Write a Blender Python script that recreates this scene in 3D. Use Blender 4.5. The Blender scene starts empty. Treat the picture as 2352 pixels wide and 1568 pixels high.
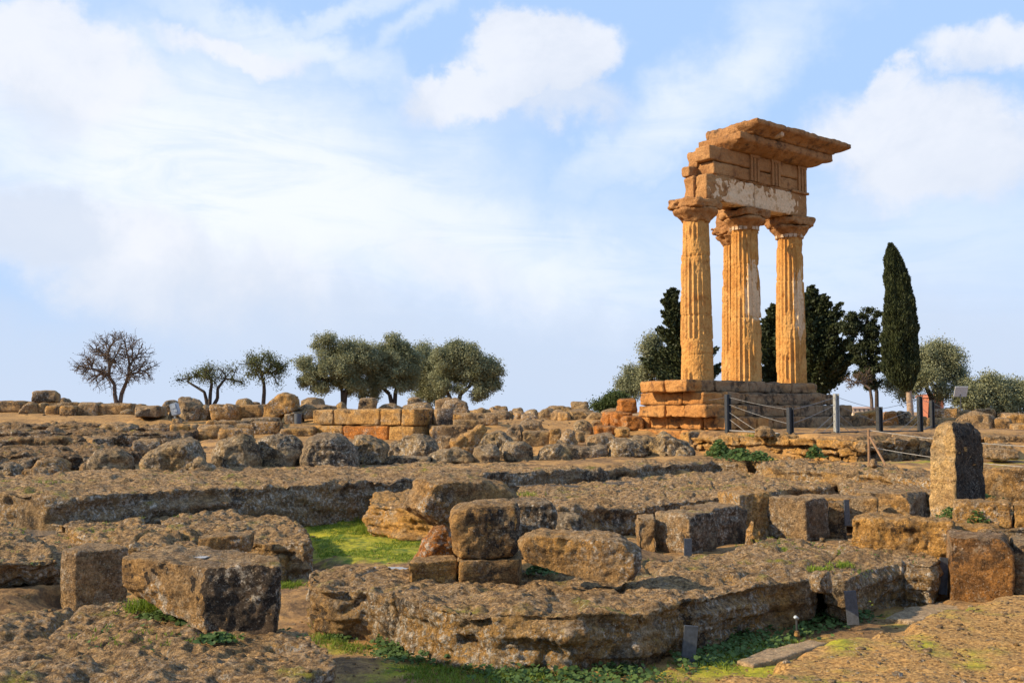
import bpy, bmesh, math, random
import numpy as np
from mathutils import Vector, Matrix

# ------------------------------------------------------------ camera, sky, sun
SC = bpy.context.scene
FPX = 2400.0
TH = math.atan(158.0 / FPX)
CT, ST = math.cos(TH), math.sin(TH)
cam_data = bpy.data.cameras.new('camera')
cam = bpy.data.objects.new('camera', cam_data)
SC.collection.objects.link(cam)
cam.rotation_euler = (math.pi / 2 + TH, 0, 0)
cam_data.sensor_width = 36.0
cam_data.lens = 36.0 * FPX / 2352.0
cam_data.clip_start = 0.1
cam_data.clip_end = 20000
SC.camera = cam
SC.render.resolution_x = 1024
SC.render.resolution_y = 682
SC.view_settings.view_transform = 'Standard'
SC.view_settings.look = 'None'
SC.view_settings.exposure = 0.5
SC.view_settings.gamma = 1.0
SC.cycles.max_bounces = 5
SC.cycles.diffuse_bounces = 3
SC.cycles.glossy_bounces = 2
SC.cycles.transparent_max_bounces = 4

SUN_ELEV = math.radians(29)
SUN_FRONT = math.radians(13)           # how far the sun stands on the viewer's side of due left
sx, sy, sz = (-math.cos(SUN_FRONT) * math.cos(SUN_ELEV), -math.sin(SUN_FRONT) * math.cos(SUN_ELEV), math.sin(SUN_ELEV))
sun_data = bpy.data.lights.new('sun', 'SUN')
sun_data.energy = 5.0
sun_data.angle = math.radians(1.5)
sun_data.color = (1.0, 0.80, 0.53)
sun = bpy.data.objects.new('sun', sun_data)
SC.collection.objects.link(sun)
sun.rotation_euler = Vector((sx, sy, sz)).to_track_quat('Z', 'Y').to_euler()
sun.location = (-30, -10, 30)


class NT:
    """small helper for writing node trees"""
    def __init__(s, tree):
        s.t = tree
        s.n = tree.nodes
        s.l = tree.links

    def put(s, sock, v):
        if v is None:
            return
        if isinstance(v, bpy.types.NodeSocket):
            s.l.new(v, sock)
        else:
            sock.default_value = v

    def math(s, op, a, b=None, c=None, clamp=False):
        n = s.n.new('ShaderNodeMath')
        n.operation = op
        n.use_clamp = clamp
        s.put(n.inputs[0], a)
        if b is not None:
            s.put(n.inputs[1], b)
        if c is not None:
            s.put(n.inputs[2], c)
        return n.outputs[0]

    def vmath(s, op, a, b=None, scale=None):
        n = s.n.new('ShaderNodeVectorMath')
        n.operation = op
        s.put(n.inputs[0], a)
        if b is not None:
            s.put(n.inputs[1], b)
        if scale is not None:
            s.put(n.inputs[3], scale)
        return n.outputs[0]

    def noise(s, vec, scale, detail=4, rough=0.55, dist=0.0, color=False):
        n = s.n.new('ShaderNodeTexNoise')
        s.put(n.inputs['Vector'], vec)
        n.inputs['Scale'].default_value = scale
        n.inputs['Detail'].default_value = detail
        n.inputs['Roughness'].default_value = rough
        n.inputs['Distortion'].default_value = dist
        return n.outputs['Color' if color else 'Fac']

    def vor(s, vec, scale, feature='F1', rnd=1.0):
        n = s.n.new('ShaderNodeTexVoronoi')
        n.feature = feature
        s.put(n.inputs['Vector'], vec)
        n.inputs['Scale'].default_value = scale
        n.inputs['Randomness'].default_value = rnd
        return n.outputs['Distance']

    def ramp(s, v, lo, hi, a=0.0, b=1.0, smooth=True):
        n = s.n.new('ShaderNodeMapRange')
        n.interpolation_type = 'SMOOTHSTEP' if smooth else 'LINEAR'
        s.put(n.inputs['Value'], v)
        n.inputs['From Min'].default_value = lo
        n.inputs['From Max'].default_value = hi
        n.inputs['To Min'].default_value = a
        n.inputs['To Max'].default_value = b
        return n.outputs['Result']

    def mix(s, f, a, b, mode='MIX'):
        n = s.n.new('ShaderNodeMix')
        n.data_type = 'RGBA'
        n.blend_type = mode
        s.put(n.inputs[0], f)
        for i, v in ((6, a), (7, b)):
            if not isinstance(v, bpy.types.NodeSocket) and len(v) == 3:
                v = (*v, 1)
            s.put(n.inputs[i], v)
        return n.outputs[2]


def sky_world():
    w = bpy.data.worlds.new('World')
    SC.world = w
    w.use_nodes = True
    k = NT(w.node_tree)
    k.n.clear()
    out = k.n.new('ShaderNodeOutputWorld')
    bg = k.n.new('ShaderNodeBackground')
    bg.inputs['Strength'].default_value = 0.0745
    k.l.new(bg.outputs[0], out.inputs[0])
    sky = k.n.new('ShaderNodeTexSky')
    sky.sky_type = 'NISHITA'
    sky.sun_disc = False
    sky.sun_elevation = SUN_ELEV
    sky.sun_rotation = math.atan2(sx, sy)
    sky.altitude = 100
    sky.air_density = 1.0
    sky.dust_density = 1.0
    tc = k.n.new('ShaderNodeTexCoord')
    d = tc.outputs['Generated']
    sep = k.n.new('ShaderNodeSeparateXYZ')
    k.l.new(d, sep.inputs[0])
    az = k.math('ARCTAN2', sep.outputs[0], sep.outputs[1])
    el = k.math('ARCSINE', sep.outputs[2])
    # warp the (azimuth, elevation) plane with 3D noise so that the cloud masses get billowed edges
    nw = k.noise(d, 5.0, 6, 0.6, color=True)
    nw2 = k.noise(d, 22.0, 5, 0.62, color=True)
    s1 = k.n.new('ShaderNodeSeparateColor'); k.l.new(nw, s1.inputs[0])
    s2 = k.n.new('ShaderNodeSeparateColor'); k.l.new(nw2, s2.inputs[0])

    def warp(base, a, b, A=0.17, B=0.05):
        t = k.math('MULTIPLY_ADD', k.math('SUBTRACT', a, 0.5), A, base)
        return k.math('MULTIPLY_ADD', k.math('SUBTRACT', b, 0.5), B, t)
    waz = warp(az, s1.outputs[0], s2.outputs[0])
    wel = warp(el, s1.outputs[1], s2.outputs[1], 0.12)
    comb = k.n.new('ShaderNodeCombineXYZ')
    k.l.new(waz, comb.inputs[0]); k.l.new(wel, comb.inputs[1])
    wv = comb.outputs[0]

    def blob(px, py, rx, ry, rot=0, soft=(1.25, 0.5)):
        a = math.atan((px - 1176) / FPX)
        e = math.atan((942 - py) / math.hypot(FPX, px - 1176))
        m = k.n.new('ShaderNodeMapping')
        m.vector_type = 'TEXTURE'
        k.l.new(wv, m.inputs[0])
        m.inputs['Location'].default_value = (a, e, 0)
        m.inputs['Rotation'].default_value = (0, 0, math.radians(rot))
        m.inputs['Scale'].default_value = (rx / FPX, ry / FPX, 1)
        ln = k.n.new('ShaderNodeVectorMath'); ln.operation = 'LENGTH'
        k.l.new(m.outputs[0], ln.inputs[0])
        return k.ramp(ln.outputs['Value'], soft[0], soft[1], 0, 1)

    def union(lst):
        acc = None
        for b, wgt in lst:
            v = k.math('MULTIPLY', b, wgt)
            acc = v if acc is None else k.math('MAXIMUM', acc, v)
        return acc
    fine = k.noise(d, 8.0, 9, 0.62, 0.3)
    streak_m = k.n.new('ShaderNodeMapping')
    k.l.new(d, streak_m.inputs[0])
    streak_m.inputs['Rotation'].default_value = (0, math.radians(28), 0)
    streak_m.inputs['Scale'].default_value = (3.0, 3.0, 11.0)
    streak = k.noise(streak_m.outputs[0], 2.2, 7, 0.6, 1.2)
    col = k.mix(0.15, (4.7, 6.9, 10.6), sky.outputs[0])
    thin = union([
        (blob(520, 420, 980, 300, -14, (1.35, 0.2)), 1.0),
        (blob(1000, 560, 900, 200, -10, (1.3, 0.2)), 0.9),
        (blob(1900, 620, 900, 260, 0, (1.4, 0.2)), 0.55),
        (blob(1620, 210, 420, 90, 35, (1.4, 0.1)), 0.75),
        (blob(1430, 330, 200, 60, 30, (1.4, 0.1)), 0.6),
        (blob(640, 110, 360, 50, -14, (1.5, 0.1)), 0.75),
        (blob(760, 40, 260, 30, 20, (1.6, 0.1)), 0.55),
        (blob(960, 60, 170, 30, 40, (1.6, 0.1)), 0.5),
    ])
    thin = k.math('MULTIPLY', thin, k.ramp(streak, 0.25, 0.60, 0.62, 1.0), clamp=True)
    col = k.mix(k.math('MULTIPLY', thin, 0.95), col, (9.1, 9.5, 10.2))
    dense = union([
        (blob(60, 90, 190, 120, 0), 1.0),
        (blob(140, 190, 200, 100, 0, (1.4, 0.4)), 0.8),
        (blob(1250, 130, 205, 125, 0, (1.12, 0.6)), 1.0),
        (blob(1110, 215, 190, 75, 12, (1.3, 0.5)), 0.95),
        (blob(1300, 250, 150, 60, 0, (1.5, 0.3)), 0.7),
        (blob(520, 125, 200, 32, -8, (1.5, 0.3)), 0.8),
        (blob(2140, 330, 290, 150, -10, (1.2, 0.5)), 0.92),
        (blob(2060, 200, 80, 50, 0, (1.3, 0.4)), 0.8),
        (blob(2280, 120, 150, 55, 0, (1.4, 0.4)), 0.8),
        (blob(260, 560, 520, 120, -8, (1.5, 0.2)), 0.9),
        (blob(1100, 630, 260, 70, -12, (1.5, 0.4)), 0.5),
    ])
    dense = k.ramp(k.math('ADD', dense, k.math('MULTIPLY', k.math('SUBTRACT', fine, 0.5), 1.15)), 0.12, 0.92)
    shade = k.mix(k.ramp(fine, 0.36, 0.62), (7.4, 7.9, 8.9), (8.7, 8.95, 9.6))
    col = k.mix(k.math('MULTIPLY', dense, 0.88), col, shade)
    # grey banks low over the horizon
    grey = union([
        (blob(90, 505, 190, 100, -10, (1.12, 0.55)), 1.0),
        (blob(20, 250, 100, 60, -30, (1.4, 0.2)), 0.6),
        (blob(1240, 250, 160, 60, 0, (1.5, 0.2)), 0.45),
        (blob(2180, 400, 260, 70, 0, (1.5, 0.2)), 0.45),
        (blob(700, 760, 620, 130, -12, (1.3, 0.3)), 0.9),
        (blob(1500, 820, 1500, 110, -2, (1.5, 0.5)), 0.6),
    ])
    col = k.mix(k.math('MULTIPLY', grey, 0.75), col, (6.6, 7.4, 8.8))
    low = k.ramp(wel, 0.16, 0.01, 0, 0.9)
    col = k.mix(low, col, (6.1, 7.1, 8.8))
    # under the horizon the world is only seen by bounced light
    col = k.mix(k.ramp(sep.outputs[2], -0.02, -0.12), col, (2.2, 1.7, 1.2))
    k.l.new(col, bg.inputs['Color'])


sky_world()
random.seed(4)
RNG = np.random.default_rng(11)


# ------------------------------------------------------------ picture -> place
def ray(x, y):
    a = (x - 1176) / FPX
    b = (784 - y) / FPX
    return np.array([a, CT - b * ST, ST + b * CT])


def atz(x, y, z):
    r = ray(x, y)
    return r * (z / r[2])


def atd(x, y, D):
    r = ray(x, y)
    return r * (D / r[1])


def dep(y):
    return float(np.interp(y, [938, 945, 955, 970, 990, 1010, 1035, 1060, 1085, 1100], [49, 46, 42, 38.5, 35, 32, 29.5, 27, 24.2, 23]))


# ------------------------------------------------------------ noise in numpy
def _hash(ix, iy, iz, seed):
    h = (ix.astype(np.int64) * 374761393 + iy.astype(np.int64) * 668265263 + iz.astype(np.int64) * 2147483647 + seed * 1274126177) & 0xFFFFFFFF
    h = ((h ^ (h >> 13)) * 1274126177) & 0xFFFFFFFF
    h = (h ^ (h >> 16)) & 0xFFFFFFFF
    h = (h * 2246822519) & 0xFFFFFFFF
    return ((h ^ (h >> 15)) & 0xFFFF) / 32767.5 - 1.0


def vnoise(p, seed=0):
    i = np.floor(p).astype(np.int64)
    f = p - i
    u = f * f * (3 - 2 * f)
    r = 0
    for a in (0, 1):
        wa = u[:, 0] if a else 1 - u[:, 0]
        for b in (0, 1):
            wb = u[:, 1] if b else 1 - u[:, 1]
            for c in (0, 1):
                wc = u[:, 2] if c else 1 - u[:, 2]
                r = r + wa * wb * wc * _hash(i[:, 0] + a, i[:, 1] + b, i[:, 2] + c, seed)
    return r


def fbm(p, octv=4, seed=0, gain=0.5):
    r = 0
    amp = 1.0
    q = p.copy()
    for o in range(octv):
        r = r + amp * vnoise(q, seed + o * 17)
        q = q * 2.03 + 3.1
        amp *= gain
    return r


# ------------------------------------------------------------ mesh helpers
COL = SC.collection


def tag(o, label=None, cat=None, group=None, kind=None):
    if label:
        o['label'] = label
    if cat:
        o['category'] = cat
    if group:
        o['group'] = group
    if kind:
        o['kind'] = kind
    return o


def mesh_obj(name, verts, faces, mat=None, parent=None, smooth=True, origin=None, mats=None, fmat=None):
    verts = np.asarray(verts, dtype=np.float64)
    o_ = np.zeros(3) if origin is None else np.asarray(origin, dtype=np.float64)
    me = bpy.data.meshes.new(name)
    if isinstance(faces, np.ndarray):
        nf, k = faces.shape
        me.vertices.add(len(verts))
        me.vertices.foreach_set('co', (verts - o_).ravel())
        me.loops.add(nf * k)
        me.loops.foreach_set('vertex_index', faces.ravel().astype(np.int32))
        me.polygons.add(nf)
        me.polygons.foreach_set('loop_start', np.arange(0, nf * k, k, dtype=np.int32))
        me.update(calc_edges=True)
        me.validate()
    else:
        me.from_pydata([tuple(v) for v in (verts - o_)], [], [tuple(f) for f in faces])
        me.update()
    if smooth:
        me.polygons.foreach_set('use_smooth', np.ones(len(me.polygons), dtype=bool))
    for m in (mats or ([mat] if mat else [])):
        me.materials.append(m)
    if fmat is not None:
        me.polygons.foreach_set('material_index', np.asarray(fmat, dtype=np.int32))
    o = bpy.data.objects.new(name, me)
    o.location = o_
    COL.objects.link(o)
    if parent is not None:
        o.parent = parent
        o.location = o_ - np.array(parent.location)
    return o


def empty(name, loc, label, cat, group=None):
    o = bpy.data.objects.new(name, None)
    o.location = loc
    o.empty_display_size = 0.3
    COL.objects.link(o)
    return tag(o, label, cat, group)


_tmp_col = bpy.data.collections.new('work')


def remesh(verts, faces, voxel):
    """closed shell(s) -> even quad mesh as numpy arrays"""
    me = bpy.data.meshes.new('work')
    bm = bmesh.new()
    vs = [bm.verts.new(tuple(v)) for v in verts]
    for f in faces:
        try:
            bm.faces.new([vs[i] for i in f])
        except ValueError:
            pass
    bmesh.ops.triangulate(bm, faces=[f for f in bm.faces if len(f.verts) > 4])
    bmesh.ops.recalc_face_normals(bm, faces=bm.faces[:])
    bm.to_mesh(me)
    bm.free()
    o = bpy.data.objects.new('work', me)
    COL.objects.link(o)
    md = o.modifiers.new('r', 'REMESH')
    md.mode = 'VOXEL'
    md.voxel_size = voxel
    md.adaptivity = 0
    dg = bpy.context.evaluated_depsgraph_get()
    ev = o.evaluated_get(dg)
    m2 = ev.to_mesh()
    n = len(m2.vertices)
    co = np.empty(n * 3)
    m2.vertices.foreach_get('co', co)
    co = co.reshape(-1, 3)
    fi = np.empty(len(m2.loops), dtype=np.int32)
    m2.loops.foreach_get('vertex_index', fi)
    fs = fi.reshape(-1, 4) if len(fi) == 4 * len(m2.polygons) else None
    if fs is None:
        raise RuntimeError('remesh gave non quads')
    ev.to_mesh_clear()
    bpy.data.objects.remove(o)
    bpy.data.meshes.remove(me)
    return co, fs


def smooth_np(co, fs, it):
    n = len(co)
    e = np.concatenate([fs[:, [0, 1]], fs[:, [1, 2]], fs[:, [2, 3]], fs[:, [3, 0]]])
    e = np.sort(e, axis=1)
    key = np.unique(e[:, 0].astype(np.int64) * n + e[:, 1])
    a = (key // n).astype(np.int64)
    b = (key % n).astype(np.int64)
    deg = np.bincount(a, minlength=n) + np.bincount(b, minlength=n)
    deg = np.maximum(deg, 1)
    for _ in range(it):
        s = np.empty_like(co)
        for c in range(3):
            s[:, c] = np.bincount(a, co[b, c], n) + np.bincount(b, co[a, c], n)
        co = co * 0.4 + 0.6 * s / deg[:, None]
    return co


def normals_np(co, fs):
    n = np.zeros_like(co)
    fn = np.cross(co[fs[:, 2]] - co[fs[:, 0]], co[fs[:, 3]] - co[fs[:, 1]])
    for k in range(4):
        for c in range(3):
            n[:, c] += np.bincount(fs[:, k], fn[:, c], len(co))
    ln = np.linalg.norm(n, axis=1)
    return n / np.maximum(ln, 1e-9)[:, None]


def weather(co, fs, amp, seed, D, pits=1.0, layer=0.5, crust=1.0):
    """erode a stone: lumps, creases, bedding layers, pits, crust"""
    nr = normals_np(co, fs)
    off = np.array([seed * 3.7, seed * 1.9, seed * 2.3])
    p = co + off
    d = 0.8 * amp * fbm(p * 1.6, 3, 1)
    d -= 0.9 * amp * np.clip(0.35 - np.abs(fbm(p * 1.9, 2, 77)), 0, 1) * 1.6
    steep = 1 - np.abs(nr[:, 2])
    d += layer * amp * 0.9 * steep * fbm(p * np.array([1.4, 1.4, 9.0]), 3, 5)
    d += 0.5 * amp * fbm(p * 5.0, 3, 9)
    if layer > 0.6:
        # beds of unequal hardness standing in and out, and plates flaking from the top
        zl = p[:, 2] * 7.5 + 0.5 * vnoise(p * 1.1, 65)
        fl = np.floor(zl); fr = np.clip((zl - fl - 0.78) / 0.22, 0, 1)
        l0 = vnoise(np.stack([p[:, 0] * 1.3, p[:, 1] * 1.3, fl * 7.31], -1), 66)
        l1 = vnoise(np.stack([p[:, 0] * 1.3, p[:, 1] * 1.3, (fl + 1) * 7.31], -1), 66)
        d += steep * layer * amp * 1.0 * (l0 * (1 - fr) + l1 * fr)
        f_ = fbm(p * np.array([1.9, 2.6, 1.9]), 3, 67) * 3.0
        st_ = np.floor(f_) + np.clip((f_ - np.floor(f_) - 0.7) / 0.3, 0, 1)
        d += np.clip(nr[:, 2], 0, 1) * amp * 0.34 * st_
        # joints and cracks
        cr = np.abs(fbm(p * np.array([0.75, 0.75, 0.25]), 2, 68))
        d -= 1.1 * amp * np.exp(-(cr / 0.035) ** 2)
    pn = fbm(p * 4.6, 2, 21)
    d -= pits * amp * 1.3 * np.clip(pn - 0.5, 0, 1) * 2
    if D < 30:
        a2 = min(amp, 0.05)
        u = np.clip(nr[:, 2], 0, 1)
        d += crust * u * a2 * 0.36 * fbm(p * np.array([7.0, 11.0, 7.0]), 3, 55)
        d += 0.30 * a2 * fbm(p * 15.0, 3, 33, 0.6)
        pn = vnoise(p * 13.0, 41)
        d -= pits * a2 * 1.0 * np.clip(pn - 0.3, 0, 1)
    return co + nr * d[:, None]


def prism(poly, zt, zb, shrink=1.0):
    """poly: list of (x, y) counter-clockwise or not; zt may be list"""
    n = len(poly)
    zts = zt if isinstance(zt, (list, tuple, np.ndarray)) else [zt] * n
    zbs = zb if isinstance(zb, (list, tuple, np.ndarray)) else [zb] * n
    c = np.mean(np.array(poly), axis=0)
    v = [(p[0], p[1], z) for p, z in zip(poly, zts)]
    v += [(c[0] + (p[0] - c[0]) * shrink, c[1] + (p[1] - c[1]) * shrink, z) for p, z in zip(poly, zbs)]
    f = [list(range(n)), list(range(2 * n - 1, n - 1, -1))]
    for i in range(n):
        j = (i + 1) % n
        f.append([i, i + n, j + n, j])
    return v, f


GROUND = []          # (x, y, z) seats of the stones, used for the lie of the land
_cnt = [0]


def stone(name, v, f, D, mat, label, cat, group=None, rnd=0.03, amp=0.02, pits=1.0, layer=0.5, keep=0.0, voxel=None, parent=None, seed=None, kind=None, dark=None, facets=0, chips=0):
    v = np.array(v, dtype=float)
    ext = v.max(0) - v.min(0)
    vx = voxel or max(0.013, D / 640.0)
    vx = min(vx, max(min(ext) / 5.0, 0.012))
    vx = max(vx, (ext[0] * ext[1] + ext[1] * ext[2] + ext[0] * ext[2]) ** 0.5 / 330)
    co, fs = remesh(v, f, vx)
    it = int(min(90, max(2, 1.6 * (rnd / vx) ** 2)))
    b0, b1 = co.min(0), co.max(0)
    co = smooth_np(co, fs, it)
    if keep > 0:
        c0, c1 = co.min(0), co.max(0)
        t = b0 + (co - c0) / np.maximum(c1 - c0, 1e-6) * (b1 - b0)
        co = co * (1 - keep) + t * keep
    _cnt[0] += 1
    if chips:
        rf = np.random.default_rng(_cnt[0] * 7 + 1)
        ctr = (co.min(0) + co.max(0)) / 2
        hx_ = (co.max(0) - co.min(0)) / 2
        for _ in range(chips):
            n_ = np.where(rf.uniform(size=3) < 0.5, -1.0, 1.0) * rf.uniform(0.35, 1.0, 3) / np.maximum(hx_, 0.05) ** 0.5
            n_[2] = abs(n_[2]) * (1 if rf.uniform() < 0.8 else -1)
            n_[rf.integers(0, 3)] *= rf.uniform(0.1, 1.0)
            n_ /= np.linalg.norm(n_)
            q = (co - ctr) @ n_
            h_ = q.max() * rf.uniform(0.84, 0.97)
            over = np.clip(q - h_, 0, None)
            co = co - n_ * (over * 0.95)[:, None]
    if facets:
        rf = np.random.default_rng(_cnt[0] * 13 + 5)
        ctr = (co.min(0) + co.max(0)) / 2
        hx_ = (co.max(0) - co.min(0)) / 2
        for _ in range(facets):
            n_ = rf.normal(size=3)
            n_[2] = abs(n_[2]) * 0.8 - 0.1
            n_[1] -= 0.35
            n_ /= np.linalg.norm(n_)
            q = (co - ctr) @ n_
            h_ = q.max() * rf.uniform(0.74, 0.92)
            over = np.clip(q - h_, 0, None)
            co = co - n_ * (over * 0.9)[:, None]
    co = weather(co, fs, amp, seed if seed is not None else _cnt[0], D, pits, layer)
    org = (co.min(0) + co.max(0)) / 2
    org[2] = co[:, 2].min()
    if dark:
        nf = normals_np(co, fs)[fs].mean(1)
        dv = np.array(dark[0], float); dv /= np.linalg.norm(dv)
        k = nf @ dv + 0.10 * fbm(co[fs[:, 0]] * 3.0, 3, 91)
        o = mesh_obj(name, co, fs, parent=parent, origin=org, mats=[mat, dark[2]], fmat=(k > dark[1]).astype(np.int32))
    else:
        o = mesh_obj(name, co, fs, mat, parent=parent, origin=org)
    tag(o, label, cat, group, kind)
    return o


# ------------------------------------------------------------ materials
def new_mat(name):
    m = bpy.data.materials.new(name)
    m.use_nodes = True
    k = NT(m.node_tree)
    bsdf = k.n.get('Principled BSDF')
    bsdf.inputs['Roughness'].default_value = 0.9
    bsdf.inputs['Specular IOR Level'].default_value = 0.25
    return m, k, bsdf


def pos_nodes(k):
    g = k.n.new('ShaderNodeNewGeometry')
    sn = k.n.new('ShaderNodeSeparateXYZ')
    k.l.new(g.outputs['Normal'], sn.inputs[0])
    return g.outputs['Position'], sn.outputs[2]


def rock_mat(name, base, warm, dark, top, lichen=0.5, black=0.5, crust=1.0, moss=0.3, bump=1.0, fine=1.0, warm_amt=0.5, rnd_amt=0.5):
    m, k, b = new_mat(name)
    P, nz = pos_nodes(k)
    oi = k.n.new('ShaderNodeObjectInfo')
    rnd = oi.outputs['Random']
    big = k.noise(P, 0.9, 4, 0.6)
    mid = k.noise(P, 4.5, 6, 0.65)
    sml = k.noise(P, 19.0, 6, 0.7)
    grain = k.noise(P, 75.0, 4, 0.7)
    wf = k.math('MULTIPLY_ADD', rnd, rnd_amt, k.math('MULTIPLY_ADD', big, 1.4, warm_amt - 1.0 - rnd_amt * 0.5))
    c = k.mix(k.ramp(wf, -0.15, 0.55), base, warm)
    c = k.mix(k.ramp(mid, 0.40, 0.68), c, k.mix(0.65, c, dark))
    gp = k.noise(P, 2.1, 6, 0.7, 0.4)
    c = k.mix(k.math('MULTIPLY', k.ramp(gp, 0.54, 0.60), 0.45), c, (0.44, 0.35, 0.23))
    bm2 = k.n.new('ShaderNodeMapping'); k.l.new(P, bm2.inputs[0])
    bm2.inputs['Scale'].default_value = (0.9, 0.9, 7.5)
    bed = k.noise(bm2.outputs[0], 2.2, 6, 0.7, 0.3)
    c = k.mix(k.math('MULTIPLY', k.ramp(bed, 0.54, 0.64), 0.6), c, dark)
    # dry crust on the faces that look up
    mp = k.n.new('ShaderNodeMapping')
    k.l.new(P, mp.inputs[0])
    mp.inputs['Rotation'].default_value = (0, 0, 0.3)
    mp.inputs['Scale'].default_value = (1.0, 1.35, 1.0)
    st = k.noise(mp.outputs[0], 11.0, 8, 0.78, 0.0)
    topc = k.mix(k.ramp(st, 0.42, 0.55), k.mix(0.8, top, dark), top)
    topc = k.mix(k.math('MULTIPLY', k.ramp(k.noise(P, 0.7, 4, 0.6), 0.5, 0.68), 0.6), topc, k.mix(0.35, dark, top))
    topc = k.mix(k.ramp(st, 0.56, 0.72), topc, (0.66, 0.50, 0.30))
    up = k.ramp(nz, 0.55, 0.88)
    c = k.mix(k.math('MULTIPLY', up, crust), c, topc)
    if moss > 0:
        mn = k.noise(P, 1.7, 5, 0.62, 0.5)
        mf = k.math('MULTIPLY', k.math('MULTIPLY', k.ramp(mn, 0.62 - 0.12 * moss, 0.74 - 0.10 * moss), up), k.ramp(sml, 0.35, 0.6, 0.25, 0.95))
        c = k.mix(mf, c, (0.26, 0.25, 0.022))
    # grey-white lichen blotches, mostly on the upright faces
    if lichen > 0:
        lm = k.noise(P, 1.1, 3, 0.5)
        l1 = k.noise(P, 13.0, 7, 0.78)
        v = k.vor(k.vmath('ADD', P, k.vmath('SCALE', k.noise(P, 9, 3, 0.6, color=True), scale=0.12)), 15.0)
        lf = k.math('MULTIPLY', k.ramp(lm, 0.60 - 0.28 * lichen, 0.72 - 0.20 * lichen), k.ramp(l1, 0.50, 0.55))
        lf = k.math('MAXIMUM', lf, k.math('MULTIPLY', k.ramp(v, 0.22, 0.12), k.ramp(lm, 0.60 - 0.3 * lichen, 0.66 - 0.2 * lichen)))
        lf = k.math('MULTIPLY', lf, k.math('MULTIPLY_ADD', up, -0.72, 1.0))
        lc = k.mix(k.ramp(sml, 0.4, 0.6), (0.30, 0.265, 0.21), (0.62, 0.55, 0.45))
        c = k.mix(k.math('MULTIPLY', lf, 0.92), c, lc)
    if black > 0:
        bm_ = k.noise(P, 1.6, 3, 0.5, 0.3)
        b1 = k.noise(P, 8.5, 7, 0.75)
        bf = k.math('MULTIPLY', k.ramp(bm_, 0.64 - 0.24 * black, 0.74 - 0.2 * black), k.ramp(b1, 0.46, 0.52))
        bf = k.math('MULTIPLY', bf, k.math('MULTIPLY_ADD', up, -0.8, 1.0))
        c = k.mix(k.math('MULTIPLY', bf, 0.82), c, (0.032, 0.026, 0.022))
    # grain contrast
    sp = k.noise(P, 42.0, 5, 0.8)
    zone = k.ramp(k.noise(P, 1.3, 5, 0.6, 0.5), 0.38, 0.62, 0.25, 1.0)
    g1 = k.ramp(grain, 0.32, 0.68, 1 - 0.5 * fine, 1 + 0.42 * fine, False)
    g2 = k.ramp(sml, 0.34, 0.66, 1 - 0.5 * fine, 1 + 0.38 * fine, False)
    gm = k.n.new('ShaderNodeVectorMath'); gm.operation = 'SCALE'
    k.l.new(c, gm.inputs[0]); k.l.new(k.math('MULTIPLY', g1, g2), gm.inputs[3])
    # pale crumbs and dark pin holes
    c2 = k.mix(k.math('MULTIPLY', k.math('MULTIPLY', k.ramp(sp, 0.575, 0.63), 0.85), zone), gm.outputs[0], (0.58, 0.49, 0.37))
    c2 = k.mix(k.math('MULTIPLY', k.math('MULTIPLY', k.ramp(sp, 0.43, 0.375), 0.85), zone), c2, (0.035, 0.022, 0.014))
    k.l.new(c2, b.inputs['Base Color'])
    # relief
    pits = k.ramp(k.vor(k.vmath('ADD', P, k.vmath('SCALE', k.noise(P, 14, 3, 0.6, color=True), scale=0.09)), 21.0), 0.10, 0.42)
    h = k.math('MULTIPLY_ADD', k.noise(P, 13.0, 9, 0.80), 1.0, k.math('MULTIPLY', pits, 0.20))
    h = k.math('MULTIPLY_ADD', k.math('MULTIPLY', st, up), 1.0, h)
    bp = k.n.new('ShaderNodeBump')
    bp.inputs['Strength'].default_value = 1.0
    bp.inputs['Distance'].default_value = 0.085 * bump
    k.l.new(h, bp.inputs['Height'])
    k.l.new(bp.outputs[0], b.inputs['Normal'])
    return m


BASE = (0.38, 0.245, 0.120)
WARM = (0.58, 0.310, 0.085)
DARK = (0.085, 0.048, 0.024)
TOP = (0.56, 0.345, 0.150)
M_SLAB = rock_mat('bedrock_stone', (0.35, 0.235, 0.120), (0.54, 0.305, 0.090), DARK, TOP, lichen=0.85, black=0.45, crust=1.0, moss=0.5, bump=1.2)
M_TERRACE = rock_mat('terrace_stone', (0.25, 0.165, 0.090), (0.36, 0.215, 0.085), (0.06, 0.038, 0.022), (0.38, 0.225, 0.095), lichen=0.6, black=0.75, crust=1.0, moss=0.4, bump=1.2)
M_BLOCK = rock_mat('block_stone', BASE, WARM, DARK, (0.46, 0.31, 0.16), lichen=0.5, black=0.4, crust=0.6, moss=0.05)
M_BLACKBLOCK = rock_mat('crusted_and_shaded_stone', BASE, WARM, DARK, (0.46, 0.31, 0.16), lichen=0.45, black=1.0, crust=0.6, moss=0.05)  # black crust; on the longest skyline block it stands for shade
M_BOULDER = rock_mat('boulder_stone', (0.33, 0.24, 0.145), (0.48, 0.31, 0.125), (0.07, 0.048, 0.030), (0.38, 0.27, 0.155), lichen=0.75, black=0.9, crust=0.6, moss=0.1)
M_GOLD = rock_mat('golden_stone', (0.52, 0.31, 0.115), (0.60, 0.32, 0.085), (0.19, 0.10, 0.035), (0.46, 0.29, 0.13), lichen=0.25, black=0.25, crust=0.5, moss=0.0, warm_amt=0.7)
M_ORANGE = rock_mat('orange_stone', (0.48, 0.215, 0.055), (0.55, 0.20, 0.035), (0.20, 0.08, 0.02), (0.36, 0.19, 0.07), lichen=0.1, black=0.15, crust=0.5, moss=0.0, warm_amt=0.8)
M_FAR = rock_mat('weathered_stone', (0.36, 0.245, 0.13), (0.50, 0.31, 0.12), (0.09, 0.055, 0.030), (0.38, 0.25, 0.13), lichen=0.35, black=0.6, crust=0.6, moss=0.0)


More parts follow.
